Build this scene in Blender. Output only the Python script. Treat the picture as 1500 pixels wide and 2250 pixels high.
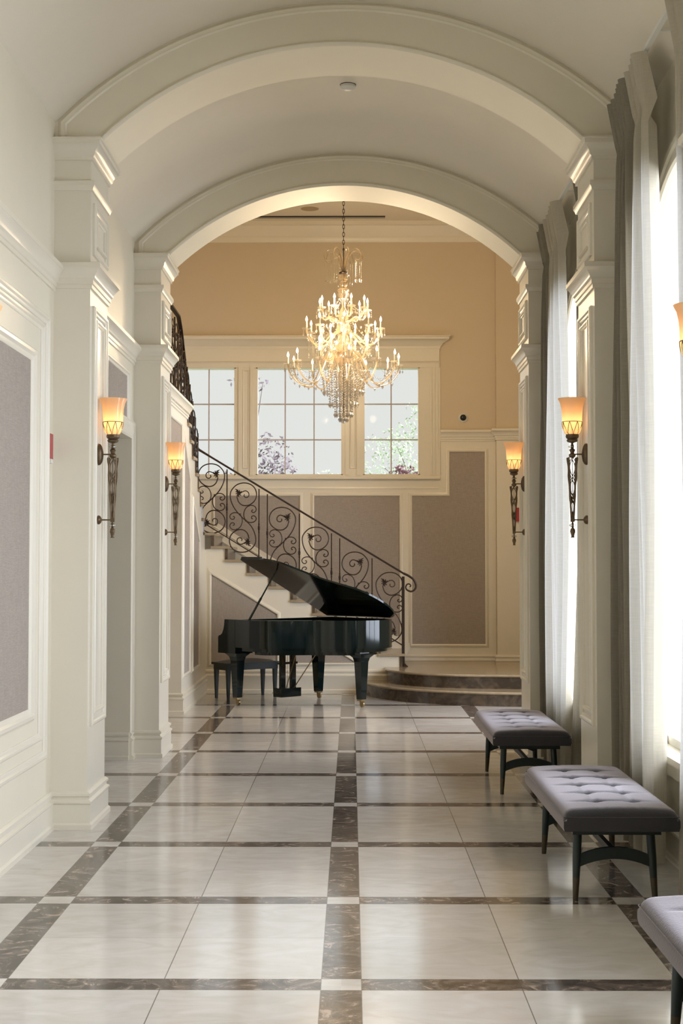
import bpy, bmesh, math, random
from mathutils import Vector, Matrix
random.seed(7)
PI = math.pi
S = bpy.context.scene
COL = S.collection
for o in list(bpy.data.objects):
    bpy.data.objects.remove(o)

# ------------------------------------------------------------------ camera
CAMX, CAMH, PITCH, YAW = 0.038, 1.56, 0.0382, 0.00688
cd = bpy.data.cameras.new('camera'); cam = bpy.data.objects.new('camera', cd); COL.objects.link(cam)
cd.sensor_fit = 'VERTICAL'; cd.sensor_height = 36.0; cd.sensor_width = 24.0; cd.lens = 50.0
cd.clip_start = 0.05; cd.clip_end = 200
cam.location = (CAMX, 0, CAMH); cam.rotation_euler = (PI/2 + PITCH, 0, YAW)
S.camera = cam

# ------------------------------------------------------------------ world, daylight, exposure
w = bpy.data.worlds.new('sky'); S.world = w; w.use_nodes = True
bg = w.node_tree.nodes['Background']; bg.inputs[0].default_value = (0.83, 0.815, 0.80, 1); bg.inputs[1].default_value = 1.0
S.view_settings.view_transform = 'Standard'; S.view_settings.look = 'None'
S.view_settings.gamma = 1.0; S.view_settings.use_curve_mapping = False
S.view_settings.exposure = 0.0
def sun(name, direction, energy, angle, color):
    l = bpy.data.lights.new(name, 'SUN'); l.energy = energy; l.angle = math.radians(angle); l.color = color
    o = bpy.data.objects.new(name, l); COL.objects.link(o)
    o.location = (6, 0, 8)
    o.rotation_euler = Vector(direction).to_track_quat('-Z', 'Y').to_euler()
    return o
sun('daylight_side', (-1.0, 0.14, -0.30), 16.5, 100, (0.90, 0.94, 1.12))
sun('daylight_back', (0.15, -1.0, -0.8), 0.8, 80, (0.95, 0.97, 1.0))

# ------------------------------------------------------------------ materials
def nodes_of(m):
    m.use_nodes = True; nt = m.node_tree; return nt, nt.nodes, nt.links
def mat(name, color, rough=0.5, metal=0.0, spec=0.5, coat=0.0, sheen=0.0, bump=0.0, bscale=60.0, vary=0.0, vscale=6.0, stretch=(1,1,1)):
    m = bpy.data.materials.new(name); nt, N, L = nodes_of(m); p = N['Principled BSDF']
    p.inputs['Base Color'].default_value = (*color, 1); p.inputs['Roughness'].default_value = rough
    p.inputs['Metallic'].default_value = metal; p.inputs['Specular IOR Level'].default_value = spec
    p.inputs['Coat Weight'].default_value = coat; p.inputs['Coat Roughness'].default_value = 0.05
    p.inputs['Sheen Weight'].default_value = sheen; p.inputs['Sheen Tint'].default_value = (0.78, 0.71, 0.74, 1)
    tc = N.new('ShaderNodeTexCoord'); mp = N.new('ShaderNodeMapping'); mp.inputs['Scale'].default_value = stretch
    L.new(tc.outputs['Object'], mp.inputs[0])
    no = N.new('ShaderNodeTexNoise'); no.inputs['Scale'].default_value = vscale; no.inputs['Detail'].default_value = 4
    L.new(mp.outputs[0], no.inputs[0])
    mx = N.new('ShaderNodeMix'); mx.data_type = 'RGBA'; v = max(vary, 0.02)
    mx.inputs[6].default_value = (*[c*(1-v) for c in color], 1); mx.inputs[7].default_value = (*[min(1, c*(1+v)) for c in color], 1)
    L.new(no.outputs[0], mx.inputs[0]); L.new(mx.outputs[2], p.inputs['Base Color'])
    if bump:
        n2 = N.new('ShaderNodeTexNoise'); n2.inputs['Scale'].default_value = bscale; L.new(mp.outputs[0], n2.inputs[0])
        b = N.new('ShaderNodeBump'); b.inputs['Strength'].default_value = bump; b.inputs['Distance'].default_value = 0.01
        L.new(n2.outputs[0], b.inputs['Height']); L.new(b.outputs[0], p.inputs['Normal'])
    return m
M = {}
M['trim'] = mat('cream_trim_paint', (0.80, 0.745, 0.615), 0.28, spec=0.5)
M['wall'] = mat('cream_wall_paint', (0.80, 0.74, 0.59), 0.42)
M['vault'] = mat('vault_paint', (0.78, 0.71, 0.58), 0.6)
M['tan'] = mat('tan_wall_paint', (0.66, 0.55, 0.39), 0.65)
M['iron'] = mat('bronze_iron', (0.045, 0.03, 0.022), 0.42, 0.6, vary=0.3, vscale=40)
M['sconce'] = mat('aged_bronze', (0.16, 0.11, 0.065), 0.4, 0.75, vary=0.3, vscale=50)
M['tip'] = mat('dull_brass_tip', (0.07, 0.055, 0.035), 0.45, 0.5)
M['brass'] = mat('brass', (0.35, 0.26, 0.13), 0.35, 1.0)
M['steel'] = mat('caster_steel', (0.5, 0.5, 0.48), 0.3, 1.0)
M['piano'] = mat('polished_black_lacquer', (0.003, 0.009, 0.009), 0.08, spec=0.5)
M['wood'] = mat('dark_stained_wood', (0.008, 0.018, 0.018), 0.4, vary=0.3, vscale=12, stretch=(8, 8, 1))
M['velvet'] = mat('grey_mauve_velvet', (0.024, 0.024, 0.028), 0.8, sheen=0.8, bump=0.15, bscale=120, vary=0.2, vscale=14)
M['leather'] = mat('black_leather', (0.03, 0.03, 0.03), 0.4, bump=0.2, bscale=90)
M['ivory'] = mat('ivory', (0.75, 0.72, 0.62), 0.3)
M['gold'] = mat('gold_plate', (0.5, 0.36, 0.12), 0.35, 1.0)
M['red'] = mat('red_plastic', (0.42, 0.02, 0.03), 0.35)
M['white'] = mat('white_plastic', (0.72, 0.70, 0.64), 0.4)
M['black'] = mat('black_plastic', (0.01, 0.012, 0.014), 0.3)
M['darkslot'] = mat('dark_slot', (0.03, 0.028, 0.025), 0.6)
M['candle'] = mat('candle_sleeve', (0.8, 0.68, 0.45), 0.4)
M['bark'] = mat('bark', (0.12, 0.09, 0.08), 0.9)
M['purple_leaf'] = mat('purple_leaf', (0.13, 0.095, 0.10), 0.6, vary=0.5, vscale=5)
M['green_leaf'] = mat('green_leaf', (0.32, 0.42, 0.22), 0.6, vary=0.3, vscale=5)
M['red_leaf'] = mat('red_leaf', (0.10, 0.03, 0.03), 0.6, vary=0.4, vscale=9)
M['ground'] = mat('lawn', (0.25, 0.30, 0.16), 0.9, vary=0.3)
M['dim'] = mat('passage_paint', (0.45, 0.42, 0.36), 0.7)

def linen(name, color, sc=260.0, contrast=0.14, transl=0.0, tcol=None, rough=0.9):
    m = bpy.data.materials.new(name); nt, N, L = nodes_of(m); p = N['Principled BSDF']
    p.inputs['Roughness'].default_value = rough; p.inputs['Specular IOR Level'].default_value = 0.25
    tc = N.new('ShaderNodeTexCoord'); a = []
    for k, st in enumerate(((0.08, 0.08, 1.0), (1.0, 1.0, 0.05))):
        mp = N.new('ShaderNodeMapping'); mp.inputs['Scale'].default_value = st; L.new(tc.outputs['Object'], mp.inputs[0])
        n = N.new('ShaderNodeTexNoise'); n.inputs['Scale'].default_value = sc; n.inputs['Detail'].default_value = 2
        L.new(mp.outputs[0], n.inputs[0]); a.append(n)
    ad = N.new('ShaderNodeMath'); ad.operation = 'ADD'; L.new(a[0].outputs[0], ad.inputs[0]); L.new(a[1].outputs[0], ad.inputs[1])
    ml = N.new('ShaderNodeMath'); ml.operation = 'MULTIPLY'; ml.inputs[1].default_value = 0.5; L.new(ad.outputs[0], ml.inputs[0])
    rp = N.new('ShaderNodeMapRange'); rp.inputs[1].default_value = 0.35; rp.inputs[2].default_value = 0.65; L.new(ml.outputs[0], rp.inputs[0])
    mx = N.new('ShaderNodeMix'); mx.data_type = 'RGBA'
    mx.inputs[6].default_value = (*[c*(1-contrast) for c in color], 1); mx.inputs[7].default_value = (*[min(1, c*(1+contrast)) for c in color], 1)
    L.new(rp.outputs[0], mx.inputs[0]); L.new(mx.outputs[2], p.inputs['Base Color'])
    b = N.new('ShaderNodeBump'); b.inputs['Strength'].default_value = 0.15; b.inputs['Distance'].default_value = 0.003
    L.new(ml.outputs[0], b.inputs['Height']); L.new(b.outputs[0], p.inputs['Normal'])
    if transl:
        t = N.new('ShaderNodeBsdfTranslucent'); t.inputs[0].default_value = (*(tcol or color), 1)
        ms = N.new('ShaderNodeMixShader'); ms.inputs[0].default_value = transl
        L.new(p.outputs[0], ms.inputs[1]); L.new(t.outputs[0], ms.inputs[2]); L.new(ms.outputs[0], N['Material Output'].inputs[0])
    return m
M['linen'] = linen('greige_wallcovering', (0.375, 0.325, 0.275))
M['taupe'] = linen('taupe_drape', (0.30, 0.27, 0.21), 160, 0.12, 0.3, (0.28, 0.24, 0.17))
M['sheer'] = linen('off_white_linen', (0.64, 0.58, 0.45), 160, 0.08, 0.40, (0.38, 0.38, 0.37))

def marble(name, base, vein, rough=0.12, scale=3.0, amount=0.5, seams=None):
    m = bpy.data.materials.new(name); nt, N, L = nodes_of(m); p = N['Principled BSDF']
    tc = N.new('ShaderNodeTexCoord')
    n = N.new('ShaderNodeTexNoise'); n.inputs['Scale'].default_value = scale; n.inputs['Detail'].default_value = 8; n.inputs['Distortion'].default_value = 1.6
    L.new(tc.outputs['Object'], n.inputs[0])
    cr = N.new('ShaderNodeValToRGB'); cr.color_ramp.elements[0].position = 0.42; cr.color_ramp.elements[1].position = 0.72
    cr.color_ramp.elements[0].color = (*base, 1)
    cr.color_ramp.elements[1].color = (*[b*(1-amount)+v*amount for b, v in zip(base, vein)], 1)
    L.new(n.outputs[0], cr.inputs[0]); L.new(cr.outputs[0], p.inputs['Base Color']); p.inputs['Roughness'].default_value = rough
    return m
M['riser'] = marble('brown_marble', (0.06, 0.042, 0.028), (0.35, 0.25, 0.16), 0.18, 7.0, 0.3)
M['tread'] = marble('tan_marble', (0.36, 0.28, 0.18), (0.5, 0.42, 0.30), 0.15, 6.0, 0.5)

def floor_material():
    W, sw, cw, Y0 = 1.3385, 0.151, 0.142, 5.372
    m = bpy.data.materials.new('marble_floor'); nt, N, L = nodes_of(m); p = N['Principled BSDF']
    tc = N.new('ShaderNodeTexCoord'); sp = N.new('ShaderNodeSeparateXYZ'); L.new(tc.outputs['Object'], sp.inputs[0])
    def mth(op, a, b=None, c=None):
        n = N.new('ShaderNodeMath'); n.operation = op
        for i, v in enumerate((a, b, c)):
            if v is None: continue
            if isinstance(v, (int, float)): n.inputs[i].default_value = v
            else: L.new(v, n.inputs[i])
        return n.outputs[0]
    def dist(coord, off, period):            # distance to nearest multiple of period
        t = mth('ADD', coord, -off + 1000*period)
        t = mth('MODULO', t, period)
        t = mth('SUBTRACT', t, period/2); t = mth('ABSOLUTE', t)
        return mth('SUBTRACT', period/2, t)
    dx = dist(sp.outputs[0], 0.0, W); dy = dist(sp.outputs[1], Y0, W)
    sx = mth('LESS_THAN', dx, sw/2); sy = mth('LESS_THAN', dy, cw/2)
    strip = mth('ABSOLUTE', mth('SUBTRACT', sx, sy))          # either, not both
    gx = mth('LESS_THAN', mth('ABSOLUTE', mth('SUBTRACT', W/2, dx)), 0.0022)
    gy = mth('LESS_THAN', mth('ABSOLUTE', mth('SUBTRACT', W/2, dy)), 0.0018)
    ex = mth('LESS_THAN', mth('ABSOLUTE', mth('SUBTRACT', dx, sw/2)), 0.002)
    ey = mth('LESS_THAN', mth('ABSOLUTE', mth('SUBTRACT', dy, cw/2)), 0.002)
    # veins
    mp = N.new('ShaderNodeMapping'); mp.inputs['Scale'].default_value = (0.7, 1.3, 1); L.new(tc.outputs['Object'], mp.inputs[0])
    n1 = N.new('ShaderNodeTexNoise'); n1.inputs['Scale'].default_value = 5; n1.inputs['Detail'].default_value = 10; n1.inputs['Distortion'].default_value = 1.8
    L.new(mp.outputs[0], n1.inputs[0])
    c1 = N.new('ShaderNodeValToRGB'); e = c1.color_ramp.elements
    e[0].position = 0.3; e[0].color = (0.60, 0.555, 0.49, 1); e[1].position = 0.7; e[1].color = (0.70, 0.665, 0.62, 1)
    L.new(n1.outputs[0], c1.inputs[0])
    # per tile tone
    fl = N.new('ShaderNodeVectorMath'); fl.operation = 'DIVIDE'; fl.inputs[1].default_value = (W/2, W/2, 1); L.new(tc.outputs['Object'], fl.inputs[0])
    fo = N.new('ShaderNodeVectorMath'); fo.operation = 'FLOOR'; L.new(fl.outputs[0], fo.inputs[0])
    wn = N.new('ShaderNodeTexWhiteNoise'); wn.noise_dimensions = '3D'; L.new(fo.outputs[0], wn.inputs[0])
    tn = N.new('ShaderNodeMapRange'); tn.inputs[3].default_value = 0.90; tn.inputs[4].default_value = 1.06; L.new(wn.outputs[0], tn.inputs[0])
    mu = N.new('ShaderNodeVectorMath'); mu.operation = 'SCALE'; L.new(c1.outputs[0], mu.inputs[0]); L.new(tn.outputs[0], mu.inputs['Scale'])
    n2 = N.new('ShaderNodeTexNoise'); n2.inputs['Scale'].default_value = 7; n2.inputs['Detail'].default_value = 12; n2.inputs['Roughness'].default_value = 0.68; n2.inputs['Distortion'].default_value = 2.2
    L.new(tc.outputs['Object'], n2.inputs[0])
    c2 = N.new('ShaderNodeValToRGB'); e = c2.color_ramp.elements
    e[0].position = 0.40; e[0].color = (0.05, 0.04, 0.034, 1); e[1].position = 0.56; e[1].color = (0.17, 0.135, 0.11, 1)
    x = c2.color_ramp.elements.new(0.63); x.color = (0.45, 0.35, 0.28, 1)
    L.new(n2.outputs[0], c2.inputs[0])
    mx = N.new('ShaderNodeMix'); mx.data_type = 'RGBA'; L.new(strip, mx.inputs[0]); L.new(mu.outputs[0], mx.inputs[6]); L.new(c2.outputs[0], mx.inputs[7])
    # grout lines: dark lengthwise, faint crosswise
    g = mth('MULTIPLY', gx, 0.75); g2 = mth('MULTIPLY', gy, 0.22); g3 = mth('MULTIPLY', mth('MAXIMUM', ex, ey), 0.55)
    gg = mth('MAXIMUM', g, mth('MAXIMUM', g2, g3))
    m2 = N.new('ShaderNodeMix'); m2.data_type = 'RGBA'; L.new(gg, m2.inputs[0]); L.new(mx.outputs[2], m2.inputs[6]); m2.inputs[7].default_value = (0.10, 0.085, 0.07, 1)
    L.new(m2.outputs[2], p.inputs['Base Color'])
    n3 = N.new('ShaderNodeTexNoise'); n3.inputs['Scale'].default_value = 1.2; n3.inputs['Detail'].default_value = 6
    L.new(tc.outputs['Object'], n3.inputs[0])
    rr = N.new('ShaderNodeMapRange'); rr.inputs[3].default_value = 0.07; rr.inputs[4].default_value = 0.17; L.new(n3.outputs[0], rr.inputs[0])
    L.new(rr.outputs[0], p.inputs['Roughness']); p.inputs['Specular IOR Level'].default_value = 0.55
    b = N.new('ShaderNodeBump'); b.inputs['Strength'].default_value = 0.06; b.inputs['Distance'].default_value = 0.02
    n4 = N.new('ShaderNodeTexNoise'); n4.inputs['Scale'].default_value = 3.0; L.new(tc.outputs['Object'], n4.inputs[0])
    L.new(n4.outputs[0], b.inputs['Height']); L.new(b.outputs[0], p.inputs['Normal'])
    return m
M['floor'] = floor_material()

def thin_glass():
    m = bpy.data.materials.new('window_glass'); nt, N, L = nodes_of(m); N.remove(N['Principled BSDF'])
    t = N.new('ShaderNodeBsdfTransparent'); t.inputs[0].default_value = (0.96, 0.98, 0.97, 1)
    g = N.new('ShaderNodeBsdfGlossy'); g.inputs['Roughness'].default_value = 0.02
    f = N.new('ShaderNodeLayerWeight'); f.inputs[0].default_value = 0.08
    k = N.new('ShaderNodeMath'); k.operation = 'MULTIPLY'; k.inputs[1].default_value = 0.5; L.new(f.outputs[0], k.inputs[0])
    ms = N.new('ShaderNodeMixShader'); L.new(k.outputs[0], ms.inputs[0]); L.new(t.outputs[0], ms.inputs[1]); L.new(g.outputs[0], ms.inputs[2])
    L.new(ms.outputs[0], N['Material Output'].inputs[0]); return m
M['glass'] = thin_glass()
def crystal(name, tint, tw=0.45, dw=0.3, dc=(0.40, 0.35, 0.27)):
    m = bpy.data.materials.new(name); nt, N, L = nodes_of(m); N.remove(N['Principled BSDF'])
    t = N.new('ShaderNodeBsdfTransparent'); t.inputs[0].default_value = (*tint, 1)
    g = N.new('ShaderNodeBsdfGlossy'); g.inputs['Roughness'].default_value = 0.12; g.inputs[0].default_value = (0.75, 0.74, 0.72, 1)
    d = N.new('ShaderNodeBsdfTranslucent'); d.inputs[0].default_value = (*dc, 1)
    a = N.new('ShaderNodeMixShader'); a.inputs[0].default_value = dw; L.new(g.outputs[0], a.inputs[1]); L.new(d.outputs[0], a.inputs[2])
    ms = N.new('ShaderNodeMixShader'); ms.inputs[0].default_value = 1-tw; L.new(t.outputs[0], ms.inputs[1]); L.new(a.outputs[0], ms.inputs[2])
    L.new(ms.outputs[0], N['Material Output'].inputs[0]); return m
M['crystal'] = crystal('cut_crystal', (0.97, 0.97, 0.97), 0.5, 0.5)
M['arm'] = crystal('glass_arm', (0.97, 0.95, 0.90), 0.35, 0.7, (0.62, 0.50, 0.34))
def emis(name, col, s):
    m = bpy.data.materials.new(name); nt, N, L = nodes_of(m); N.remove(N['Principled BSDF'])
    e = N.new('ShaderNodeEmission'); e.inputs[0].default_value = (*col, 1); e.inputs[1].default_value = s
    L.new(e.outputs[0], N['Material Output'].inputs[0]); return m
M['flame'] = emis('lit_candle_bulb', (1.0, 0.85, 0.58), 6.0)
M['bulb'] = emis('lit_bulb', (1.0, 0.8, 0.5), 14.0)
def shade_mat():
    m = bpy.data.materials.new('amber_glass_shade'); nt, N, L = nodes_of(m); N.remove(N['Principled BSDF'])
    t = N.new('ShaderNodeBsdfTranslucent'); t.inputs[0].default_value = (1.0, 0.82, 0.60, 1)
    d = N.new('ShaderNodeBsdfDiffuse'); d.inputs[0].default_value = (0.85, 0.64, 0.44, 1)
    g = N.new('ShaderNodeBsdfGlossy'); g.inputs['Roughness'].default_value = 0.15
    a = N.new('ShaderNodeMixShader'); a.inputs[0].default_value = 0.65; L.new(d.outputs[0], a.inputs[1]); L.new(t.outputs[0], a.inputs[2])
    b = N.new('ShaderNodeMixShader'); b.inputs[0].default_value = 0.05; L.new(a.outputs[0], b.inputs[1]); L.new(g.outputs[0], b.inputs[2])
    L.new(b.outputs[0], N['Material Output'].inputs[0]); return m
M['shade'] = shade_mat()

# ------------------------------------------------------------------ mesh helpers
class MB:
    def __init__(s): s.bm = bmesh.new()
    def V(s, p): return s.bm.verts.new(p)
    def F(s, vs):
        try: return s.bm.faces.new(vs)
        except ValueError: return None
    def box(s, x0, x1, y0, y1, z0, z1):
        v = [s.V((x, y, z)) for z in (z0, z1) for y in (y0, y1) for x in (x0, x1)]
        for f in ((0,2,3,1),(4,5,7,6),(0,1,5,4),(2,6,7,3),(0,4,6,2),(1,3,7,5)): s.F([v[i] for i in f])
        return s
    def frustum(s, x0, x1, y0, y1, z0, X0, X1, Y0, Y1, z1):
        v = [s.V(p) for p in ((x0,y0,z0),(x1,y0,z0),(x0,y1,z0),(x1,y1,z0),(X0,Y0,z1),(X1,Y0,z1),(X0,Y1,z1),(X1,Y1,z1))]
        for f in ((0,2,3,1),(4,5,7,6),(0,1,5,4),(2,6,7,3),(0,4,6,2),(1,3,7,5)): s.F([v[i] for i in f])
        return s
    def prism(s, pts, h0, h1, P=lambda u, v, w: (u, v, w)):
        a = [s.V(P(u, v, h0)) for u, v in pts]; b = [s.V(P(u, v, h1)) for u, v in pts]; n = len(pts)
        s.F(a[::-1]); s.F(b)
        for i in range(n): s.F([a[i], a[(i+1) % n], b[(i+1) % n], b[i]])
        return s
    def strip(s, us, lo, hi, w0, w1, P):
        A = [[s.V(P(u, l, w)), s.V(P(u, h, w))] for w in (w0, w1) for u, l, h in zip(us, lo, hi)]
        n = len(us)
        for i in range(n-1):
            a, b, c, d = A[i], A[i+1], A[n+i], A[n+i+1]
            s.F([a[0], b[0], b[1], a[1]]); s.F([c[0], c[1], d[1], d[0]])
            s.F([a[0], c[0], d[0], b[0]]); s.F([a[1], b[1], d[1], c[1]])
        for i in (0, n-1): s.F([A[i][0], A[n+i][0], A[n+i][1], A[i][1]])
        return s
    def tube(s, pts, r, n=8, closed=False, cap=True):
        pts = [Vector(p) for p in pts]; m = len(pts); rr = r if isinstance(r, (list, tuple)) else [r]*m
        up = None; rings = []
        for i, p in enumerate(pts):
            t = (pts[(i+1) % m]-pts[i-1]) if closed else (pts[min(i+1, m-1)]-pts[max(i-1, 0)])
            if t.length < 1e-9: t = Vector((0, 0, 1))
            t.normalize()
            if up is None:
                up = t.cross(Vector((0, 0, 1)))
                if up.length < 0.1: up = t.cross(Vector((1, 0, 0)))
                up.normalize()
            else:
                up = up - t*up.dot(t)
                if up.length < 1e-6: up = t.orthogonal()
                up.normalize()
            bn = t.cross(up)
            rings.append([s.V(p + (up*math.cos(2*PI*k/n) + bn*math.sin(2*PI*k/n))*rr[i]) for k in range(n)])
        for i in range(m if closed else m-1):
            a, b = rings[i], rings[(i+1) % m]
            for k in range(n): s.F([a[k], a[(k+1) % n], b[(k+1) % n], b[k]])
        if cap and not closed: s.F(rings[0][::-1]); s.F(rings[-1])
        return s
    def lathe(s, prof, c=(0, 0, 0), n=20, sx=1, sy=1, axis='z', flute=0):
        c = Vector(c); rings = []
        for r, z in prof:
            ring = []
            for k in range(n):
                a = 2*PI*k/n; q = r*(1 + (flute if k % 2 else 0)); x, y = q*math.cos(a)*sx, q*math.sin(a)*sy
                ring.append(s.V(c + (Vector((x, y, z)) if axis == 'z' else Vector((z, x, y)) if axis == 'x' else Vector((x, z, y)))))
            rings.append(ring)
        for a, b in zip(rings, rings[1:]):
            for k in range(n): s.F([a[k], a[(k+1) % n], b[(k+1) % n], b[k]])
        s.F(rings[0][::-1]); s.F(rings[-1])
        return s
    def octa(s, c, r, h, n=6):
        c = Vector(c); t = s.V(c+Vector((0, 0, h*0.4))); b = s.V(c-Vector((0, 0, h*0.6)))
        ring = [s.V(c+Vector((r*math.cos(2*PI*k/n), r*math.sin(2*PI*k/n), 0))) for k in range(n)]
        for k in range(n): s.F([t, ring[k], ring[(k+1) % n]]); s.F([b, ring[(k+1) % n], ring[k]])
        return s
    def sweep(s, pts, nrm, prof, closed=False, flip=1):
        """profile (u sideways in the plane, v along nrm) swept with mitres along a planar path"""
        nrm = Vector(nrm).normalized(); pts = [Vector(p) for p in pts]; m = len(pts); rings = []
        for i, p in enumerate(pts):
            d0 = (p-pts[i-1]).normalized() if (closed or i > 0) else None
            d1 = (pts[(i+1) % m]-p).normalized() if (closed or i < m-1) else None
            if d0 is None: d0 = d1
            if d1 is None: d1 = d0
            s0 = nrm.cross(d0)*flip; s1 = nrm.cross(d1)*flip; mv = s0+s1
            mv = mv/max(0.25, (1+s0.dot(s1)))
            rings.append([s.V(p+mv*u+nrm*v) for u, v in prof])
        k = len(prof)
        for i in range(m if closed else m-1):
            a, b = rings[i], rings[(i+1) % m]
            for j in range(k-1): s.F([a[j], a[j+1], b[j+1], b[j]])
            s.F([a[k-1], a[0], b[0], b[k-1]])
        if not closed: s.F(rings[0]); s.F(rings[-1][::-1])
        return s
    def build(s, name, m, parent=None, smooth=35):
        bmesh.ops.recalc_face_normals(s.bm, faces=s.bm.faces)
        me = bpy.data.meshes.new(name); s.bm.to_mesh(me); s.bm.free()
        if isinstance(m, str): m = M[m]
        me.materials.append(m)
        if smooth:
            me.polygons.foreach_set('use_smooth', [True]*len(me.polygons)); me.set_sharp_from_angle(angle=math.radians(smooth))
        o = bpy.data.objects.new(name, me); COL.objects.link(o)
        if parent: o.parent = parent
        return o
def tag(o, label=None, cat=None, group=None, kind=None):
    if label: o['label'] = label
    if cat: o['category'] = cat
    if group: o['group'] = group
    if kind: o['kind'] = kind
    return o
def empty(name, loc=(0, 0, 0), rz=0, label=None, cat=None, group=None, kind=None):
    o = bpy.data.objects.new(name, None); o.empty_display_size = 0.1; COL.objects.link(o); o.location = loc; o.rotation_euler = (0, 0, rz)
    return tag(o, label, cat, group, kind)
def kids(o): return [c for c in bpy.data.objects if c.parent == o]
def copy_tree(o, parent=None):
    c = o.copy(); COL.objects.link(c); c.parent = parent
    for ch in kids(o): copy_tree(ch, c)
    return c
def st(o, label=None, cat=None): return tag(o, label, cat, None, 'structure')
XZ = lambda u, v, w: (u, w, v)
YZ = lambda u, v, w: (w, u, v)
def arc(cx, cz, R, x0, x1, n): return [(x0+(x1-x0)*i/n, cz+math.sqrt(max(0, R*R-(x0+(x1-x0)*i/n-cx)**2))) for i in range(n+1)]
def smoothpts(pts, k=4, closed=False):
    P = [Vector(p) for p in pts]; n = len(P); out = []
    for i in range(n if closed else n-1):
        p0 = P[i-1] if (closed or i > 0) else P[i]; p1 = P[i]; p2 = P[(i+1) % n]; p3 = P[(i+2) % n] if (closed or i+2 < n) else p2
        for j in range(k):
            t = j/k; out.append(0.5*((2*p1)+(-p0+p2)*t+(2*p0-5*p1+4*p2-p3)*t*t+(-p0+3*p1-3*p2+p3)*t**3))
    if not closed: out.append(P[-1])
    return out

# mouldings: (outward, height)
BASE = [(0, 0), (0.034, 0), (0.034, 0.028), (0.022, 0.038), (0.022, 0.145), (0.030, 0.155), (0.030, 0.165), (0.012, 0.176), (0.012, 0.19), (0.022, 0.196), (0.022, 0.21), (0.006, 0.222), (0, 0.222)]
def shift(prof, dz, k=1.0): return [(u*k, v+dz) for u, v in prof]
CORN = [(0, 0), (0.012, 0), (0.012, 0.022), (0.020, 0.026), (0.020, 0.05), (0.032, 0.06), (0.034, 0.075), (0.062, 0.115), (0.070, 0.118), (0.070, 0.145), (0.060, 0.15), (0, 0.152)]
CAPM = [(0, 0), (0.014, 0), (0.014, 0.018), (0.026, 0.03), (0.030, 0.05), (0.055, 0.085), (0.062, 0.088), (0.062, 0.112), (0.070, 0.116), (0.070, 0.125), (0, 0.125)]
BAND = [(0, 0), (0.012, 0.0), (0.018, 0.02), (0.026, 0.03), (0.026, 0.055), (0, 0.06)]
FRAME = [(0, 0), (0, 0.014), (0.010, 0.022), (0.022, 0.022), (0.030, 0.012), (0.040, 0.010), (0.046, 0.004), (0.046, 0)]
WX = 1.755

# ------------------------------------------------------------------ floor and shell
st(MB().box(-4.6, 3.1, -3.3, 17.6, -0.3, 0.0).build('floor', 'floor'), 'polished beige marble floor inlaid with dark brown strips', 'floor')
# vault over the corridor
us = [-2.1, -WX-0.001] + [u for u, _ in arc(0, 0, 1, -WX, WX, 40)] + [WX+0.001, 2.1]
def vz(x): return 2.53+math.sqrt(2.455**2-min(abs(x), WX)**2)
st(MB().strip(us, [vz(u) for u in us], [5.35]*len(us), -3.2, 11.7, XZ).build('ceiling', 'vault'), 'cream barrel vaulted corridor ceiling', 'ceiling')
# arches
ARC0, ARC1, ARC2 = (5.34, 5.94), (8.51, 9.11), (11.68, 12.28)
AXC, AZC, AR = -0.02, 2.64, 2.10
def az(x):
    d = x-AXC
    return 4.14 if abs(d) >= 1.455 else max(4.14, AZC+math.sqrt(AR*AR-d*d))
def arch_wall(name, y0, y1, top, label):
    us = sorted([-WX-0.02, AXC-1.4751, WX+0.02, AXC+1.4751] + [AXC-1.475+2.95*i/56 for i in range(57)])
    def zz(x):
        d = x-AXC
        return 4.14 if abs(d) > 1.475 else AZC+math.sqrt(AR*AR-d*d)
    k = (4.14-(AZC+math.sqrt(AR*AR-1.475**2)))
    lo = [zz(u) if abs(u-AXC) > 1.475 else zz(u)+k*(abs(u-AXC)/1.475)**6 for u in us]
    b = MB().strip(us, lo, [max(top, 0) if top else vz(u)+0.05 for u in us], y0, y1, XZ)
    face = [(AXC+x, y0, lo_) for x, lo_ in [(u-AXC, l) for u, l in zip(us, lo)] if abs(x) <= 1.475]
    b.sweep(face, (0, -1, 0), [(-0.004, -0.02), (-0.004, 0.008), (0.006, 0.014), (0.018, 0.010), (0.026, 0)], flip=-1)
    # moulding where the face meets the vault
    n = 48; pth = [(-1.705, y0, 4.14)] + [(-1.705+3.41*i/n, y0, 2.53+math.sqrt(2.418**2-(-1.705+3.41*i/n)**2)) for i in range(n+1)] + [(1.705, y0, 4.14)]
    b.sweep(pth, (0, -1, 0), [(-0.030, 0), (-0.026, 0.006), (-0.012, 0.013), (0.0, 0.008), (0.012, 0.010), (0.020, 0.004), (0.022, 0)], flip=-1)
    return st(b.build(name, 'wall'), label, 'wall')
arch_wall('wall_arch_near', *ARC0, None, 'arch band above and behind the nearest pilasters')
arch_wall('wall_arch_middle', *ARC1, None, 'wide cream arch spanning the corridor, nearer of the two in view')
arch_wall('wall_arch_far', *ARC2, 6.2, 'farther cream arch opening onto the stair hall')

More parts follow.
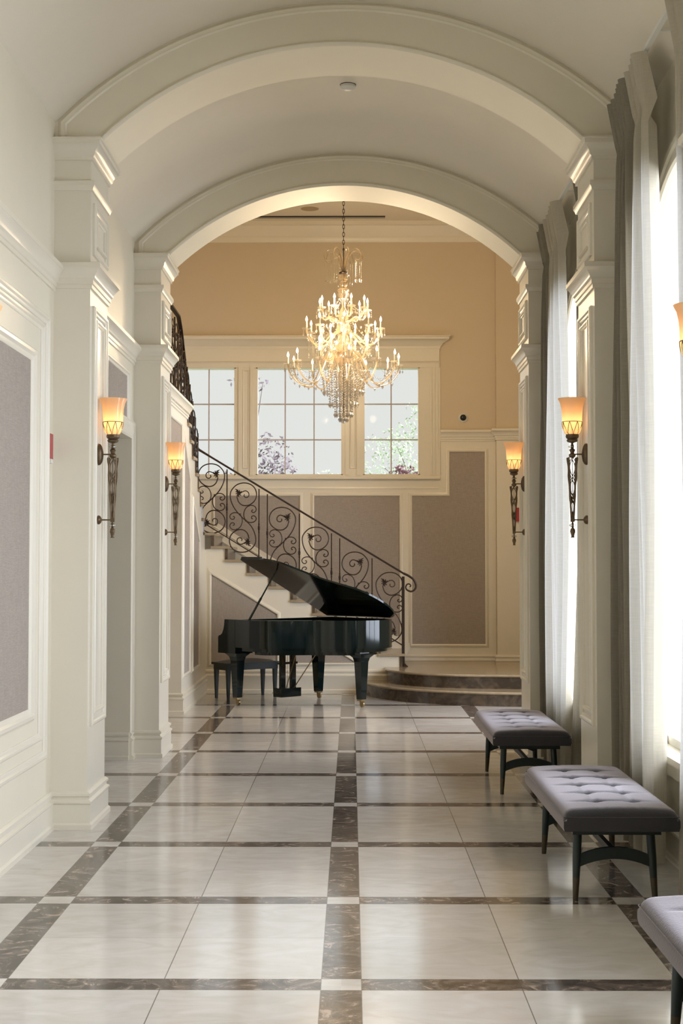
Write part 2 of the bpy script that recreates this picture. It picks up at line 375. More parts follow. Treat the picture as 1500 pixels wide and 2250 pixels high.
def pilaster(i, side, y0, y1, label):
    xs = 1.535 if side < 0 else 1.500                    # inner face
    b = MB()
    if side < 0: b.box(-WX-0.01, -xs, y0, y1, 0, 4.14)
    else: b.box(xs, WX+0.01, y0, y1, 0, 4.14)
    root = st(b.build('trim_%d' % i, 'trim'), label, 'pilaster')
    path = [(side*WX, y0, 0), (side*xs, y0, 0), (side*xs, y1, 0), (side*WX, y1, 0)]
    fl = -side*-1
    for pr, z, nm_ in ((BASE, 0, 'base_moulding'), (CORN, 3.235, 'cornice'), (BAND, 3.83, 'neck_band'), (CAPM, 4.015, 'capital')):
        MB().sweep([(x, y, z) for x, y, _ in path], (0, 0, 1), pr, flip=1 if side > 0 else -1).build(nm_, 'trim', root)
    for z0, z1 in ((0.60, 3.14), (3.45, 3.77)):
        for ins, sc in ((0.065, 1.0), (0.135, 0.6)):
            if z1-z0 < 1 and ins > 0.1: ins = 0.13
            c = [(side*xs, y0+ins, z0+ins-0.065), (side*xs, y1-ins, z0+ins-0.065), (side*xs, y1-ins, z1-ins+0.065), (side*xs, y0+ins, z1-ins+0.065)]
            MB().sweep(c, (-side, 0, 0), [(u*sc, v) for u, v in FRAME], closed=True, flip=-side).build('panel_frame', 'trim', root)
    return root
k = 1
for (y0, y1), nm in ((ARC0, 'nearest the camera, almost out of frame'), (ARC1, 'under the nearer arch'), (ARC2, 'under the farther arch')):
    for side in (-1, 1):
        pilaster(k, side, y0, y1, 'cream panelled pilaster on the %s, %s' % ('left' if side < 0 else 'right', nm)); k += 1

# left wall with two passages
OPEN = ((9.6, 11.53), (13.0, 15.09))
lw = MB(); TOP = 4.6
ys = [-3.2, 9.6, 11.53, 12.28]
lw.box(-2.08, -WX, -3.2, 9.6, 0, TOP); lw.box(-2.08, -WX, 9.6, 11.53, 2.6, TOP); lw.box(-2.08, -WX, 11.53, 12.28, 0, TOP)
wl = st(lw.build('wall_left', 'wall'), 'cream left corridor wall with panels', 'wall')
m = MB()
m.sweep([(-WX, y, 3.215) for y in (12.0, -3.2)], (0, 0, 1), CORN, flip=1)
m.build('cornice', 'trim', wl)
m = MB()
for a, b_ in ((9.6, -3.2), (12.2, 11.53)): m.sweep([(-WX, a, 0), (-WX, b_, 0)], (0, 0, 1), BASE)
m.sweep([(-2.08, 11.53, 0), (-WX, 11.53, 0)], (0, 0, 1), BASE, flip=-1)
st(m.build('baseboard_left', 'trim'), 'tall cream baseboard along the left wall', 'baseboard')
def wall_frame(b, x, side, y0, y1, z0, z1, prof=FRAME, sc=1.0):
    c = [(x, y0, z0), (x, y1, z0), (x, y1, z1), (x, y0, z1)]
    b.sweep(c, (-side, 0, 0), [(u*sc, v*sc) for u, v in prof], closed=True, flip=-side)
def left_bay(n, y0, y1):
    """nested frames round a woven panel"""
    for d, z0, z1, k_ in ((0.16, 0.44, 3.03, 1.1), (0.29, 0.56, 2.97, 1.0), (0.53, 0.70, 2.78, 1.5)):
        b = MB(); wall_frame(b, -WX, -1, y0+d, y1-d, z0, z1, sc=k_); b.build('panel_frame', 'trim', wl)
    MB().box(-WX-0.01, -WX+0.004, y0+0.59, y1-0.59, 0.76, 2.72).build('woven_panel', 'linen', wl)
left_bay(0, 5.94, 8.49); left_bay(1, 2.7, 5.3); left_bay(2, -0.5, 2.1)
MB().box(-WX-0.01, -WX+0.004, 9.8, 11.30, 2.72, 3.08).build('woven_panel', 'linen', wl)
b = MB(); wall_frame(b, -WX, -1, 9.75, 11.345, 2.675, 3.125); b.build('panel_frame', 'trim', wl)
b = MB(); b.sweep([(-WX, 11.53, 0.22), (-WX, 11.53, 2.6), (-WX, 9.6, 2.6), (-WX, 9.6, 0.22)], (1, 0, 0), [(0, 0), (0, 0.008), (0.012, 0.018), (0.03, 0.012), (0.1, 0.014), (0.12, 0.024), (0.14, 0.02), (0.14, 0)], flip=-1)
b.build('casing', 'trim', wl)
# dim service passage behind the left wall
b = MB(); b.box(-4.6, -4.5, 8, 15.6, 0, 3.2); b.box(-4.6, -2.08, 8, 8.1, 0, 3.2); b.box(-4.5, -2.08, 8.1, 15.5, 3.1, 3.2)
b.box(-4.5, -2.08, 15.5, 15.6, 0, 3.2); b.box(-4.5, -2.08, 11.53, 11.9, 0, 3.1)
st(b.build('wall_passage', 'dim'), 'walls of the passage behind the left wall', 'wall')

# right wall with arched windows
wr = MB(); SILL = 0.56; WINA, WSP, WB = 0.93, 3.20, 0.63
def wz(d, a=WINA, b=WB): return WSP + b*math.sqrt(max(0, 1-(d/a)**2))
BAYS = [(-0.84, -0.4+0), ]
bays = [(-3.2+0.0, -1.0), (-0.4, 2.17), (2.77, 5.34), (5.94, 8.51), (9.11, 11.68)]
wins = [0.885, 4.055, 7.225, 10.395]
def rwall(b, y0, y1, yc):
    b.box(WX, 1.90, y0, yc-WINA, 0, TOP); b.box(WX, 1.90, yc+WINA, y1, 0, TOP); b.box(WX, 1.90, yc-WINA, yc+WINA, 0, SILL)
    n = 28; us = [yc-WINA*math.cos(PI*i/n) for i in range(n+1)]
    b.strip(us, [wz(u-yc) for u in us], [TOP]*len(us), WX, 1.90, YZ)
wr.box(WX, 1.90, -3.2, -0.7, 0, TOP)
edges = [-0.7, 2.47, 5.64, 8.81, 12.28]
for i, yc in enumerate(wins): rwall(wr, edges[i], edges[i+1], yc)
wro = st(wr.build('wall_right', 'wall'), 'cream right corridor wall pierced by tall arched windows', 'wall')
m = MB()
for a, b_ in ((-3.2, 12.0),): m.sweep([(WX, a, 0), (WX, b_, 0)], (0, 0, 1), BASE)
st(m.build('baseboard_right', 'trim'), 'tall cream baseboard along the right wall', 'baseboard')
for i, yc in enumerate(wins):
    r = empty('window_%d' % (4+i), (WX, yc, 0), 0, ['tall arched window behind the camera', 'tall arched window beside the nearest bench', 'tall arched window beside the second bench', 'tall arched window beside the farthest bench'][i], 'window', None, 'structure')
    n = 28
    outer = [(0, -WINA, SILL)] + [(0, -WINA*math.cos(PI*j/n), wz(WINA*math.cos(PI*j/n))) for j in range(n+1)] + [(0, WINA, SILL)]
    cas = [(0, -0.14), (0, 0.012), (0.02, 0.03), (0.05, 0.03), (0.06, 0.018), (0.10, 0.02), (0.12, 0.036), (0.155, 0.04), (0.165, 0.028), (0.165, 0)]
    b = MB(); b.sweep(outer, (-1, 0, 0), cas, flip=1); b.build('casing', 'trim', r)
    b = MB(); b.box(-0.06, 0.14, -1.12, 1.12, SILL-0.03, SILL+0.004); b.box(-0.03, 0, -1.1, 1.1, SILL-0.11, SILL-0.03); b.box(-0.015, 0, -1.1, 1.1, SILL-0.125, SILL-0.11)
    b.build('sill', 'trim', r)
    inner = [(0.10, p[1]*0.97, p[2] if p[2] > 3.2 else p[2]) for p in outer]
    b = MB(); b.sweep([(0.08, p[1], p[2]) for p in outer], (-1, 0, 0), [(0, -0.02), (0, 0.02), (-0.045, 0.02), (-0.045, -0.02)], flip=1)
    b.box(0.065, 0.095, -WINA, WINA, 0.565, 0.61); b.build('sash', 'white', r)
    pts = [(p[1]*0.96, max(p[2], 0.58) if p[2] < WSP else WSP+(p[2]-WSP)*0.95) for p in outer]
    MB().prism(pts, 0.078, 0.083, YZ).build('pane', 'glass', r)
# unseen wall, added to keep sky light from entering behind the camera
st(MB().box(-2.1, 2.1, -3.3, -3.2, 0, 5.3).build('wall_rear', 'wall'), 'plain unseen wall added behind the camera to hold back light', 'wall')

# ------------------------------------------------------------------ stair hall shell
YB = 18.75; HT = 6.12; HXL, HXR = -2.95, 3.1
b = MB(); W3 = ((-2.22, -1.488), (-1.223, -0.073), (0.192, 0.944)); ZW0, ZW1 = 2.765, 4.19
xs = [HXL] + [v for p in W3 for v in p] + [HXR+0.1]
for i in range(0, len(xs), 2): b.box(xs[i], xs[i+1], YB, YB+0.2, ZW0, ZW1)
b.box(HXL, HXR+0.1, YB, YB+0.2, 0, ZW0); b.box(HXL, HXR+0.1, YB, YB+0.2, ZW1, HT)
b.box(1.94, HXR, YB-0.14, YB, 0, HT)
wb = st(b.build('wall_back', 'tan'), 'tan back wall of the stair hall', 'wall')
for nm, bx, lab in (('wall_hall_left', (HXL-0.1, HXL, 12.28, YB+0.2, 0, HT), 'left wall of the stair hall behind the upper flight'),):
    st(MB().box(*bx).build(nm, 'tan'), lab, 'wall')
b = MB(); b.box(HXR, HXR+0.1, 12.28, 12.9, 0, HT); b.box(HXR, HXR+0.1, 15.7, YB+0.2, 0, HT); b.box(HXR, HXR+0.1, 12.9, 15.7, 0, 0.55); b.box(HXR, HXR+0.1, 12.9, 15.7, 3.3, HT)
st(b.build('wall_hall_right', 'tan'), 'right wall of the stair hall', 'wall')
r = empty('window_8', (HXR, 14.3, 0.55), 0, 'wide window in the right wall of the stair hall', 'window', None, 'structure')
b = MB(); b.box(-0.02, 0.12, -1.4, -1.34, 0, 2.75); b.box(-0.02, 0.12, 1.34, 1.4, 0, 2.75); b.box(-0.02, 0.12, -1.4, 1.4, 2.69, 2.75); b.box(-0.05, 0.12, -1.4, 1.4, 0, 0.05)
for y in (-0.45, 0.45): b.box(0.03, 0.08, y-0.03, y+0.03, 0.05, 2.69)
b.build('frame', 'trim', r); MB().box(0.05, 0.055, -1.34, 1.34, 0.05, 2.69).build('pane', 'glass', r)
b = MB(); b.box(HXL, -WX-0.02, 12.18, 12.28, 0, HT+0.05); b.box(WX+0.02, HXR, 12.18, 12.28, 0, HT+0.05)
st(b.build('wall_hall_front', 'wall'), 'stair hall side of the wall around the far arch', 'wall')
st(MB().box(HXL-0.1, HXR+0.1, 11.7, YB+0.2, HT, HT+0.15).build('ceiling_hall', 'vault'), 'flat ceiling over the stair hall', 'ceiling')
# crown moulding
m = MB(); m.sweep([(HXL, YB, HT-0.26), (1.94, YB, HT-0.26), (1.94, YB-0.14, HT-0.26), (HXR, YB-0.14, HT-0.26)], (0, 0, 1),
   [(0, 0), (0.015, 0), (0.02, 0.03), (0.03, 0.05), (0.03, 0.08), (0.07, 0.13), (0.11, 0.20), (0.14, 0.21), (0.14, 0.26), (0, 0.26)], flip=-1)
st(m.build('trim_7', 'trim'), 'crown moulding at the top of the back wall', 'moulding')
# wainscot field on back wall (cream, up to the window head)
b = MB()
YP = YB-0.012
b.box(HXL, 1.22, YP, YB+0.001, 0.32, ZW0); b.box(1.22, 1.94, YP, YB+0.001, 0.32, 3.21)
for x0, x1 in ((-1.488, -1.223), (-0.073, 0.192), (0.944, 1.215), (-2.6, -2.22)): b.box(x0, x1, YP, YB+0.001, ZW0, ZW1)
b.box(-2.9, 1.205, YP-0.006, YB+0.001, ZW1, 4.47)
b.box(1.94, HXR, YB-0.152, YB-0.139, 0.32, 3.21)
wa = st(b.build('trim_8', 'trim'), 'cream wainscot and window surround on the back wall', 'panelling')
m = MB()
m.sweep([(-2.9, YP-0.006, 4.44), (1.205, YP-0.006, 4.44), (1.205, YB+0.03, 4.44)], (0, 0, 1), [(0, 0), (0.01, 0), (0.015, 0.03), (0.03, 0.04), (0.05, 0.07), (0.11, 0.11), (0.12, 0.112), (0.12, 0.14), (0.135, 0.145), (0.135, 0.155), (0, 0.155)], flip=-1)
m.sweep([(-2.9, YP-0.006, 4.25), (1.215, YP-0.006, 4.25)], (0, 0, 1), [(0, 0), (0.012, 0), (0.02, 0.01), (0.012, 0.02), (0, 0.024)], flip=-1)
m.sweep([(1.215, YP, 3.21), (1.94, YP, 3.21), (1.94, YB-0.15, 3.215), (HXR, YB-0.15, 3.215)], (0, 0, 1), CORN, flip=-1)
m.sweep([(-2.9, YP, 2.70), (1.20, YP, 2.70)], (0, 0, 1), [(0, 0), (0.03, 0.0), (0.055, 0.012), (0.055, 0.035), (0.05, 0.04), (0, 0.04)], flip=-1)
m.sweep([(-2.9, YP, 2.585), (1.19, YP, 2.585)], (0, 0, 1), [(0, 0), (0.012, 0), (0.008, 0.02), (0, 0.022)], flip=-1)
m.build('moulding', 'trim', wa)
m = MB()   # fluted strips at side casing and the mullion panels
for x0, x1 in ((-1.455, -1.256), (-0.04, 0.159), (0.985, 1.06)):
    if x1 < 0.5:
        for (a, c, h) in ((x0, x0+0.045, 0.016), (x1-0.045, x1, 0.016)): m.box(a, c, YP-h, YP, ZW0, ZW1+0.03)
        m.sweep([(x0+0.055, YP, 2.85), (x1-0.055, YP, 2.85), (x1-0.055, YP, 4.16), (x0+0.055, YP, 4.16)], (0, -1, 0), [(0, 0), (0.006, 0.01), (0.014, 0.008), (0.02, 0)], closed=True)
for x in (1.08, 1.12, 1.16): m.box(x, x+0.022, YP-0.012, YP, ZW0, 4.25)
m.build('casing_strips', 'trim', wa)
m = MB(); m.sweep([(0.70, YP, 0.32), (1.94, YP, 0.32), (1.94, YB-0.152, 0.32), (HXR, YB-0.152, 0.32)], (0, 0, 1), [(0, 0), (0.02, 0), (0.024, 0.012), (0.018, 0.03), (0.018, 0.05), (0.028, 0.056), (0.028, 0.066), (0.01, 0.085), (0, 0.088)], flip=-1)
st(m.build('baseboard_back', 'trim'), 'low cream baseboard above the stone platform', 'baseboard')
# woven panels of the back wall, each following the stair or the window sill
def skirt(x): return 2.115 - 0.627*(x+1.79)
def xz_panel(parent, pts, y, fr=0.04, lin='linen'):
    c = [(x, y, z) for x, z in pts]
    b = MB(); b.sweep(c, (0, -1, 0), [(-u, v) for u, v in FRAME], closed=True, flip=1); b.build('panel_frame', 'trim', parent)
    MB().prism(pts, y-0.003, y+0.001, XZ).build('woven_panel', 'linen', parent)
xz_panel(wa, [(-1.76, 2.487), (-1.76, skirt(-1.76)), (-0.644, skirt(-0.644)), (-0.644, 2.487)], YP)
xz_panel(wa, [(-0.451, 2.487), (-0.451, skirt(-0.451)), (0.672, skirt(0.672)), (0.672, 2.487)], YP)
xz_panel(wa, [(0.838, 2.487), (0.838, 0.541), (1.797, 0.541), (1.797, 3.07), (1.333, 3.07), (1.333, 2.487)], YP)
# windows of the back wall
for i, (x0, x1) in enumerate(W3):
    r = empty('window_%d' % (i+1), ((x0+x1)/2, YB, ZW0), 0, ['left back window partly behind the stair railing', 'middle back window with three columns of panes', 'right back window showing green foliage and a red maple'][i], 'window', None, 'structure')
    h = (x1-x0)/2; H = ZW1-ZW0; b = MB()
    b.box(-h, -h+0.022, -0.01, 0.14, 0, H); b.box(h-0.022, h, -0.01, 0.14, 0, H); b.box(-h, h, -0.01, 0.14, 0, 0.012); b.box(-h, h, -0.01, 0.14, H-0.012, H)
    b.build('frame', 'trim', r)
    n = 3 if i == 1 else 2; b = MB()
    for j in range(1, n): x = -h+2*h*j/n; b.box(x-0.008, x+0.008, 0.09, 0.115, 0, H)
    for j in (1, 2): z = H*j/3; b.box(-h, h, 0.088, 0.117, z-0.008, z+0.008)
    b.build('glazing_bars', mat('bar_paint', (0.5, 0.44, 0.42), 0.5) if i == 0 else bpy.data.materials['bar_paint'], r)
    MB().box(-h, h, 0.1, 0.104, 0, H).build('pane', 'glass', r)

# hall left wall under the landing and the upper flight
b = MB(); XL = -1.76
STZ = [0.32+0.1655*(k+1) for k in range(18)]; STZ[17] = 3.315
INN = {9: 17.45, 10: 17.27, 11: 17.07, 12: 16.88, 13: 16.64, 14: 16.36, 15: 16.03, 16: 15.79, 17: 15.56}
b.box(-1.95, XL, 12.28, 13.0, 0, 3.2); b.box(-1.95, XL, 13.0, 15.09, 2.6, 3.2)
poly = [(15.09, 0), (17.60, 0), (17.60, STZ[8]-0.05)]
poly += [(INN[9]+0.02, STZ[8]-0.04)]
for k in range(9, 17): poly += [(INN[k]+0.0, STZ[k]-0.035), (INN[k+1]+0.0, STZ[k]-0.035)]
poly += [(INN[17], 3.2), (15.09, 3.2)]
b.prism(poly, -1.95, XL, YZ)
wh = st(b.build('wall_under_landing', 'trim'), 'cream panelled wall under the landing and upper flight', 'wall')
m = MB(); m.sweep([(XL, 15.55, 3.17), (XL, 12.28, 3.17)], (0, 0, 1), CORN, flip=1); m.build('cornice', 'trim', wh)
m = MB(); m.sweep([(XL, 17.6, 0), (XL, 15.09, 0), (-1.95, 15.09, 0)], (0, 0, 1), BASE, flip=1); m.sweep([(XL, 13.0, 0), (XL, 12.3, 0)], (0, 0, 1), BASE, flip=1)
st(m.build('baseboard_hall', 'trim'), 'cream baseboard on the wall under the landing', 'baseboard')
def yz_panel(parent, pts, x):
    b = MB(); b.sweep([(x, y, z) for y, z in pts], (1, 0, 0), [(-u, v) for u, v in FRAME], closed=True, flip=1); b.build('panel_frame', 'trim', parent)
    MB().prism(pts, x-0.002, x+0.003, YZ).build('woven_panel', 'linen', parent)
yz_panel(wh, [(15.17, 0.41), (15.74, 0.41), (15.74, 2.52), (15.17, 2.95)], XL)
yz_panel(wh, [(16.07, 0.41), (16.74, 0.41), (16.74, 1.85), (16.07, 2.30)], XL)
yz_panel(wh, [(13.2, 2.72), (14.95, 2.72), (14.95, 3.04), (13.2, 3.04)], XL)
st(MB().box(HXL, XL+0.03, 12.28, 15.56, 3.22, 3.315).build('floor_landing', 'tread'), 'upper landing slab at the top of the stairs', 'landing')

# ------------------------------------------------------------------ staircase
stair = empty('staircase', (0.0, 17.6, 0), 0, 'stone staircase rising to the left behind the grand piano', 'staircase')
def SB(mb, name, m, parent=stair, **k):
    o = mb.build(name, m, parent); o.matrix_parent_inverse = Matrix.Translation((0, -17.6, 0)) if parent == stair else Matrix(); return o
# side wall of the lower flight, saw-toothed
YF = 17.6; pts = [(XL, 0), (0.66, 0), (0.66, STZ[0]-0.035)]
for k in range(0, 9): pts += [(0.66-0.27*(k+1), STZ[k]-0.035)] + ([(0.66-0.27*(k+1), STZ[k+1]-0.035)] if k < 8 else [])
pts = pts[:-1] + [(0.66-0.27*9, STZ[8]-0.035), (XL, STZ[8]-0.035)]
sw_ = SB(MB().prism(pts, YF, YF+0.12, XZ), 'stringer_wall', 'trim')
def under(x): return 1.50-0.612*(x+1.69)
def stair_panel(pts):
    b = MB(); b.sweep([(x, YF, z) for x, z in pts], (0, -1, 0), [(-u, v) for u, v in FRAME], closed=True, flip=1); SB(b, 'panel_frame', 'trim')
    SB(MB().prism(pts, YF-0.003, YF+0.001, XZ), 'woven_panel', 'linen')
stair_panel([(-1.69, 1.46), (-1.69, 0.37), (-0.88, 0.37), (-0.88, 0.965)])
stair_panel([(-0.66, 0.83), (-0.66, 0.37), (0.10, 0.37)])
m = MB(); m.sweep([(XL, YF, 0), (0.64, YF, 0)], (0, 0, 1), [(u, v*1.32) for u, v in BASE], flip=-1); SB(m, 'baseboard', 'trim')
# treads and risers of the straight flight
for k in range(9):
    x1 = 0.67-0.27*k; x0 = x1-0.27; z = STZ[k]
    if k == 8: x0 = -1.67
    b = MB(); b.box(x0-0.03, x1+0.03, YF-0.03, YB-0.02, z-0.032, z); t = SB(b, 'tread', 'tread')
    SB(MB().box(x1-0.035, x1, YF-0.012, YB-0.02, z-0.1655, z-0.032), 'riser', 'riser')
OUT = {9: (-1.95, 18.72), 10: (-2.5, 18.72), 11: (-2.93, 18.6), 12: (-2.93, 18.0), 13: (-2.93, 17.45), 14: (-2.93, 17.0), 15: (-2.93, 16.55), 16: (-2.93, 16.1), 17: (-2.93, 15.7)}
XI = -1.735
for k in range(9, 17):
    z = STZ[k]; ia = (XI, INN[k]) if k > 9 else (-1.655, YF-0.03); ib = (XI, INN[k+1]-0.03)
    pl = [ia, ib, (OUT[k+1][0], OUT[k+1][1]), OUT[k]]
    if k == 9: pl = [(-1.655, YF-0.03), (XI-0.01, YF-0.04), (XI, YF-0.06), ib, OUT[10], (-1.64, 18.72)]
    if k == 10: pl = [ia, ib, (-2.93, 18.6), (-2.93, 18.72), OUT[10]]
    b = MB(); b.prism([(x, y) for x, y in pl], z-0.032, z); SB(b, 'tread', 'tread')
    b = MB()
    if k == 9: b.box(-1.70, -1.66, YF-0.012, 18.72, z-0.1655, z-0.032)
    else:
        d = Vector((OUT[k][0]-XI, OUT[k][1]-INN[k], 0)).normalized(); n_ = Vector((-d.y, d.x, 0))*0.03
        a0 = Vector((XI-0.012, INN[k]-0.01, 0)); a1 = Vector((*OUT[k], 0))
        b.prism([(a0.x, a0.y), (a1.x, a1.y), (a1.x+n_.x, a1.y+n_.y), (a0.x+n_.x, a0.y+n_.y)], z-0.1655, z-0.032)
    SB(b, 'riser', 'riser')
b = MB(); b.prism([(XI-0.012, 15.56), (-2.93, 15.7), (-2.93, 15.67), (XI-0.012, 15.53)], STZ[16], 3.28); SB(b, 'riser', 'riser')
# skirting on the back wall
b = MB(); b.sweep([(-1.80, YP, skirt(-1.8)-0.13), (0.75, YP, skirt(0.75)-0.13)], (0, -1, 0), [(-0.16, 0), (-0.16, 0.012), (0.0, 0.012), (0.012, 0.02), (0.03, 0.014), (0.03, 0)], flip=-1)
SB(b, 'skirting', 'trim')
# curved stone platform and bottom step
def rounded_step(x0, ys_, zb, zt, xe=3.1, yback=YB-0.01):
    pts = smoothpts([(x, y, 0) for x, y in ys_], 5)
    return [(p.x, p.y) for p in pts] + [(xe, ys_[-1][1]), (xe, yback), (x0, yback)]
P2 = [(0.48, 17.60), (0.485, 17.25), (0.62, 16.93), (0.90, 16.62), (1.30, 16.42), (1.95, 16.32), (2.5, 16.32)]
P1 = [(0.21, 17.60), (0.21, 17.30), (0.33, 16.95), (0.58, 16.55), (0.98, 16.20), (1.45, 15.98), (1.95, 15.88), (2.5, 15.88)]
for pts_, zb, zt, nm in ((P2, 0.16, 0.32, 'platform'), (P1, 0.0, 0.16, 'bottom_step')):
    ol = rounded_step(pts_[0][0], pts_, zb, zt, yback=YB-0.01 if nm == 'platform' else 17.6)
    if nm == 'platform': ol = ol[:-1] + [(0.66, YB-0.01), (0.66, 17.6)]
    SB(MB().prism(ol, zb, zt-0.03), nm+'_riser', 'riser')
    b = MB(); sm = smoothpts([(x, y, zt-0.03) for x, y in pts_], 5)
    b.prism(ol, zt-0.03, zt)
    b.sweep(sm + [Vector((3.1, pts_[-1][1], zt-0.03))], (0, 0, 1), [(0, 0), (0.018, 0.002), (0.027, 0.012), (0.027, 0.02), (0.018, 0.029), (0, 0.0302)], flip=-1)
    SB(b, nm+'_tread', 'tread')

# ------------------------------------------------------------------ wrought iron stair railing
rail = empty('stair_railing', (0.68, 17.66, 0.32), 0, 'wrought iron stair railing with scrolls, leaves and a curled handrail', 'railing')
RI = Matrix.Translation((-0.68, -17.66, -0.32))
def RB(mb, name, m='iron', parent=None):
    o = mb.build(name, m, parent or rail)
    if parent is None: o.matrix_parent_inverse = RI
    return o
SC = 5.77*177.0
def zp(l): return [((x-653)/SC, -(y-975)/SC) for x, y in l]
S_MAIN = zp([(575,710),(600,780),(655,820),(730,815),(800,760),(825,680),(800,600),(740,550),(655,535),(570,560),(505,630),(490,700),(510,790),(560,880),(640,970)])
S_MAIN = S_MAIN + [(-x, -y) for x, y in S_MAIN[-2::-1]]
CURL = zp([(590,690),(640,650),(690,635),(725,665),(722,705),(690,720),(665,700),(672,680)])
CC = zp([(785,890),(765,878),(770,858),(800,858),(818,885),(805,912),(770,905),(755,880),(765,850),(800,828)])
CMAIN = zp([(778,893),(765,880),(772,862),(795,862),(815,880),(818,860),(800,832),(765,820),(730,825),(685,860),(662,930),(680,1000),(730,1035),(790,1030),(818,990),(800,958),(770,958),(760,980),(775,998)])
CMAIN = zp([(772,902),(790,905),(812,893),(820,865),(803,835),(765,820),(730,825),(685,860),(662,930),(680,1000),(730,1035),(785,1032),(815,1000),(812,970),(790,955),(765,962),(762,985),(778,992)])
CMAIN = zp([(782,878),(768,880),(762,897),(782,910),(808,900),(820,868),(803,835),(765,820),(730,825),(685,860),(662,930),(680,1000),(730,1035),(785,1032),(818,1002),(815,970),(790,952),(765,962),(762,985),(780,990)])
def bent(pts, mir=1, rot=1):
    return smoothpts([(x*mir*rot, 0, y*rot) for x, y in pts], 4)
def leaf_mesh(b, c, mir, rot):
    cx, cz = c
    for k, (ang, ln, wd) in enumerate(((100, .050, .012), (140, .045, .011), (60, .042, .011), (180, .040, .010), (20, .045, .010), (225, .042, .011), (260, .048, .012), (300, .040, .010), (120, .070, .010), (240, .062, .009))):
        a = math.radians(ang); dx, dz = math.cos(a), math.sin(a)
        pts = [(0, 0, 0), (dx*ln*.4, -.008, dz*ln*.4), (dx*ln*.8-dz*.006, -.012, dz*ln*.8+dx*.006), (dx*ln-dz*.014, -.006, dz*ln+dx*.014)]
        b.tube([((cx+p[0])*mir*rot, p[1], (cz+p[2])*rot) for p in pts], [wd*.5, wd*.75, wd*.6, .002], 6)
def panel_meshes(mir):
    b = MB(); b.tube(bent(S_MAIN, mir), 0.0072, 8)
    for rot in (1, -1):
        b.tube(bent(CURL, mir, rot), 0.0062, 7); b.tube(bent(CMAIN, mir, rot), 0.0062, 7)
        for q in ((730, 822), (690, 1015)):
            x, z = zp([q])[0]; b.box(x*mir*rot-0.009, x*mir*rot+0.009, -0.010, 0.010, z*rot-0.012, z*rot+0.012)
    lf = []
    for rot in (1, -1):
        l_ = MB(); leaf_mesh(l_, zp([(598, 665)])[0], mir, rot); lf.append(l_)
    return b, lf
proto = {}
def scroll_panel(loc, mir, rz=0.0, shear=0.0):
    if mir not in proto:
        b, lf = panel_meshes(mir); o = b.build('scroll_panel', 'iron', rail); [q.build('leaf', 'iron', o) for q in lf]; proto[mir] = o; fresh = o
    else:
        fresh = proto[mir].copy(); COL.objects.link(fresh); fresh.parent = rail
        for c in kids(proto[mir]): d = c.copy(); COL.objects.link(d); d.parent = fresh
    fresh.matrix_parent_inverse = RI; fresh.location = loc; fresh.rotation_euler = (0, 0, rz)
def pxX(x, Y=17.66): # picture column to place along the railing line
    return CAMX + (x-771.5)/3125*Y
def hz(x): return 1.455 + 0.6135*(0.68-x)          # top of the handrail
YR = 17.66
for i, (px, py) in enumerate(((464.5, 1034.5), (533.5, 1078), (621, 1129), (692, 1177), (781, 1230), (854, 1277))):
    X = pxX(px); zc = hz(X) - 0.215
    scroll_panel((X, YR, zc-0.293), 1 if i % 2 else -1)
balp = None
def baluster(x, y, z0, z1, knuckle=True, rz=0):
    b = MB(); b.box(-0.007, 0.007, -0.007, 0.007, 0, z1-z0)
    if knuckle:
        h = (z1-z0)*0.42
        b.lathe([(0.006, h-0.06), (0.012, h-0.05), (0.007, h-0.04), (0.013, h-0.015), (0.014, h), (0.013, h+0.015), (0.007, h+0.04), (0.012, h+0.05), (0.006, h+0.06)], n=10)
    o = b.build('baluster', 'iron', rail); o.matrix_parent_inverse = RI; o.location = (x, y, z0)
for px in (498, 568.5, 587, 657.5, 728, 746, 817):
    X = pxX(px); baluster(X, YR, hz(X)-0.87, hz(X)-0.03)
# bottom rail
b = MB(); b.tube([(0.67, YR, hz(0.67)-0.875), (-1.80, YR, hz(-1.80)-0.875)], 0.007, 8); RB(b, 'bottom_rail')
# newel
b = MB(); b.box(0.662, 0.698, YR-0.018, YR+0.018, 0.335, hz(0.68)-0.02)
b.lathe([(0.06, 0.32), (0.06, 0.328), (0.04, 0.34), (0.026, 0.36)], (0.68, YR, 0), 16); RB(b, 'newel_post')
# handrail: flat bar from the curl up the flight, round the corner and along the landing
def rail_bar(pts, w, h, name):
    b = MB(); P_ = [Vector(p) for p in pts]; rings = []
    for i, p in enumerate(P_):
        t = (P_[min(i+1, len(P_)-1)]-P_[max(i-1, 0)]).normalized(); sd = t.cross(Vector((0, 0, 1)))
        if sd.length < 0.2: sd = rings_sd
        sd.normalize(); rings_sd = sd; up = sd.cross(t)
        rings.append([b.V(p+sd*a*w+up*c*h) for a, c in ((-1, -1), (1, -1), (1, 0.6), (0.6, 1), (-0.6, 1), (-1, 0.6))])
    for a, c in zip(rings, rings[1:]):
        for k in range(6): b.F([a[k], a[(k+1) % 6], c[(k+1) % 6], c[k]])
    b.F(rings[0][::-1]); b.F(rings[-1]); return RB(b, name)
CZ = hz(-1.86)
top = [(pxX(886), YR, 1.56-(1258.5-1243)/3125*YR), (-1.70, YR, hz(-1.70)), (-1.86, YR-0.02, hz(-1.86)), (-1.91, YR-0.10, hz(-1.93)+0.03)]
up_ = [(-1.90, 17.35, hz(-1.93)+0.13), (-1.86, 16.3, 3.70), (-1.83, 15.5, 4.15), (-1.82, 15.2, 4.25), (-1.82, 12.35, 4.24)]
rail_bar(top+up_, 0.022, 0.012, 'handrail')
CQ = [(886,1258.5),(897,1263.7),(908.8,1273),(913.6,1286),(909.7,1294.6),(902,1298),(893.7,1294.6),(891,1289),(893.3,1283),(898,1281.5),(902,1285),(899.5,1288.5)]
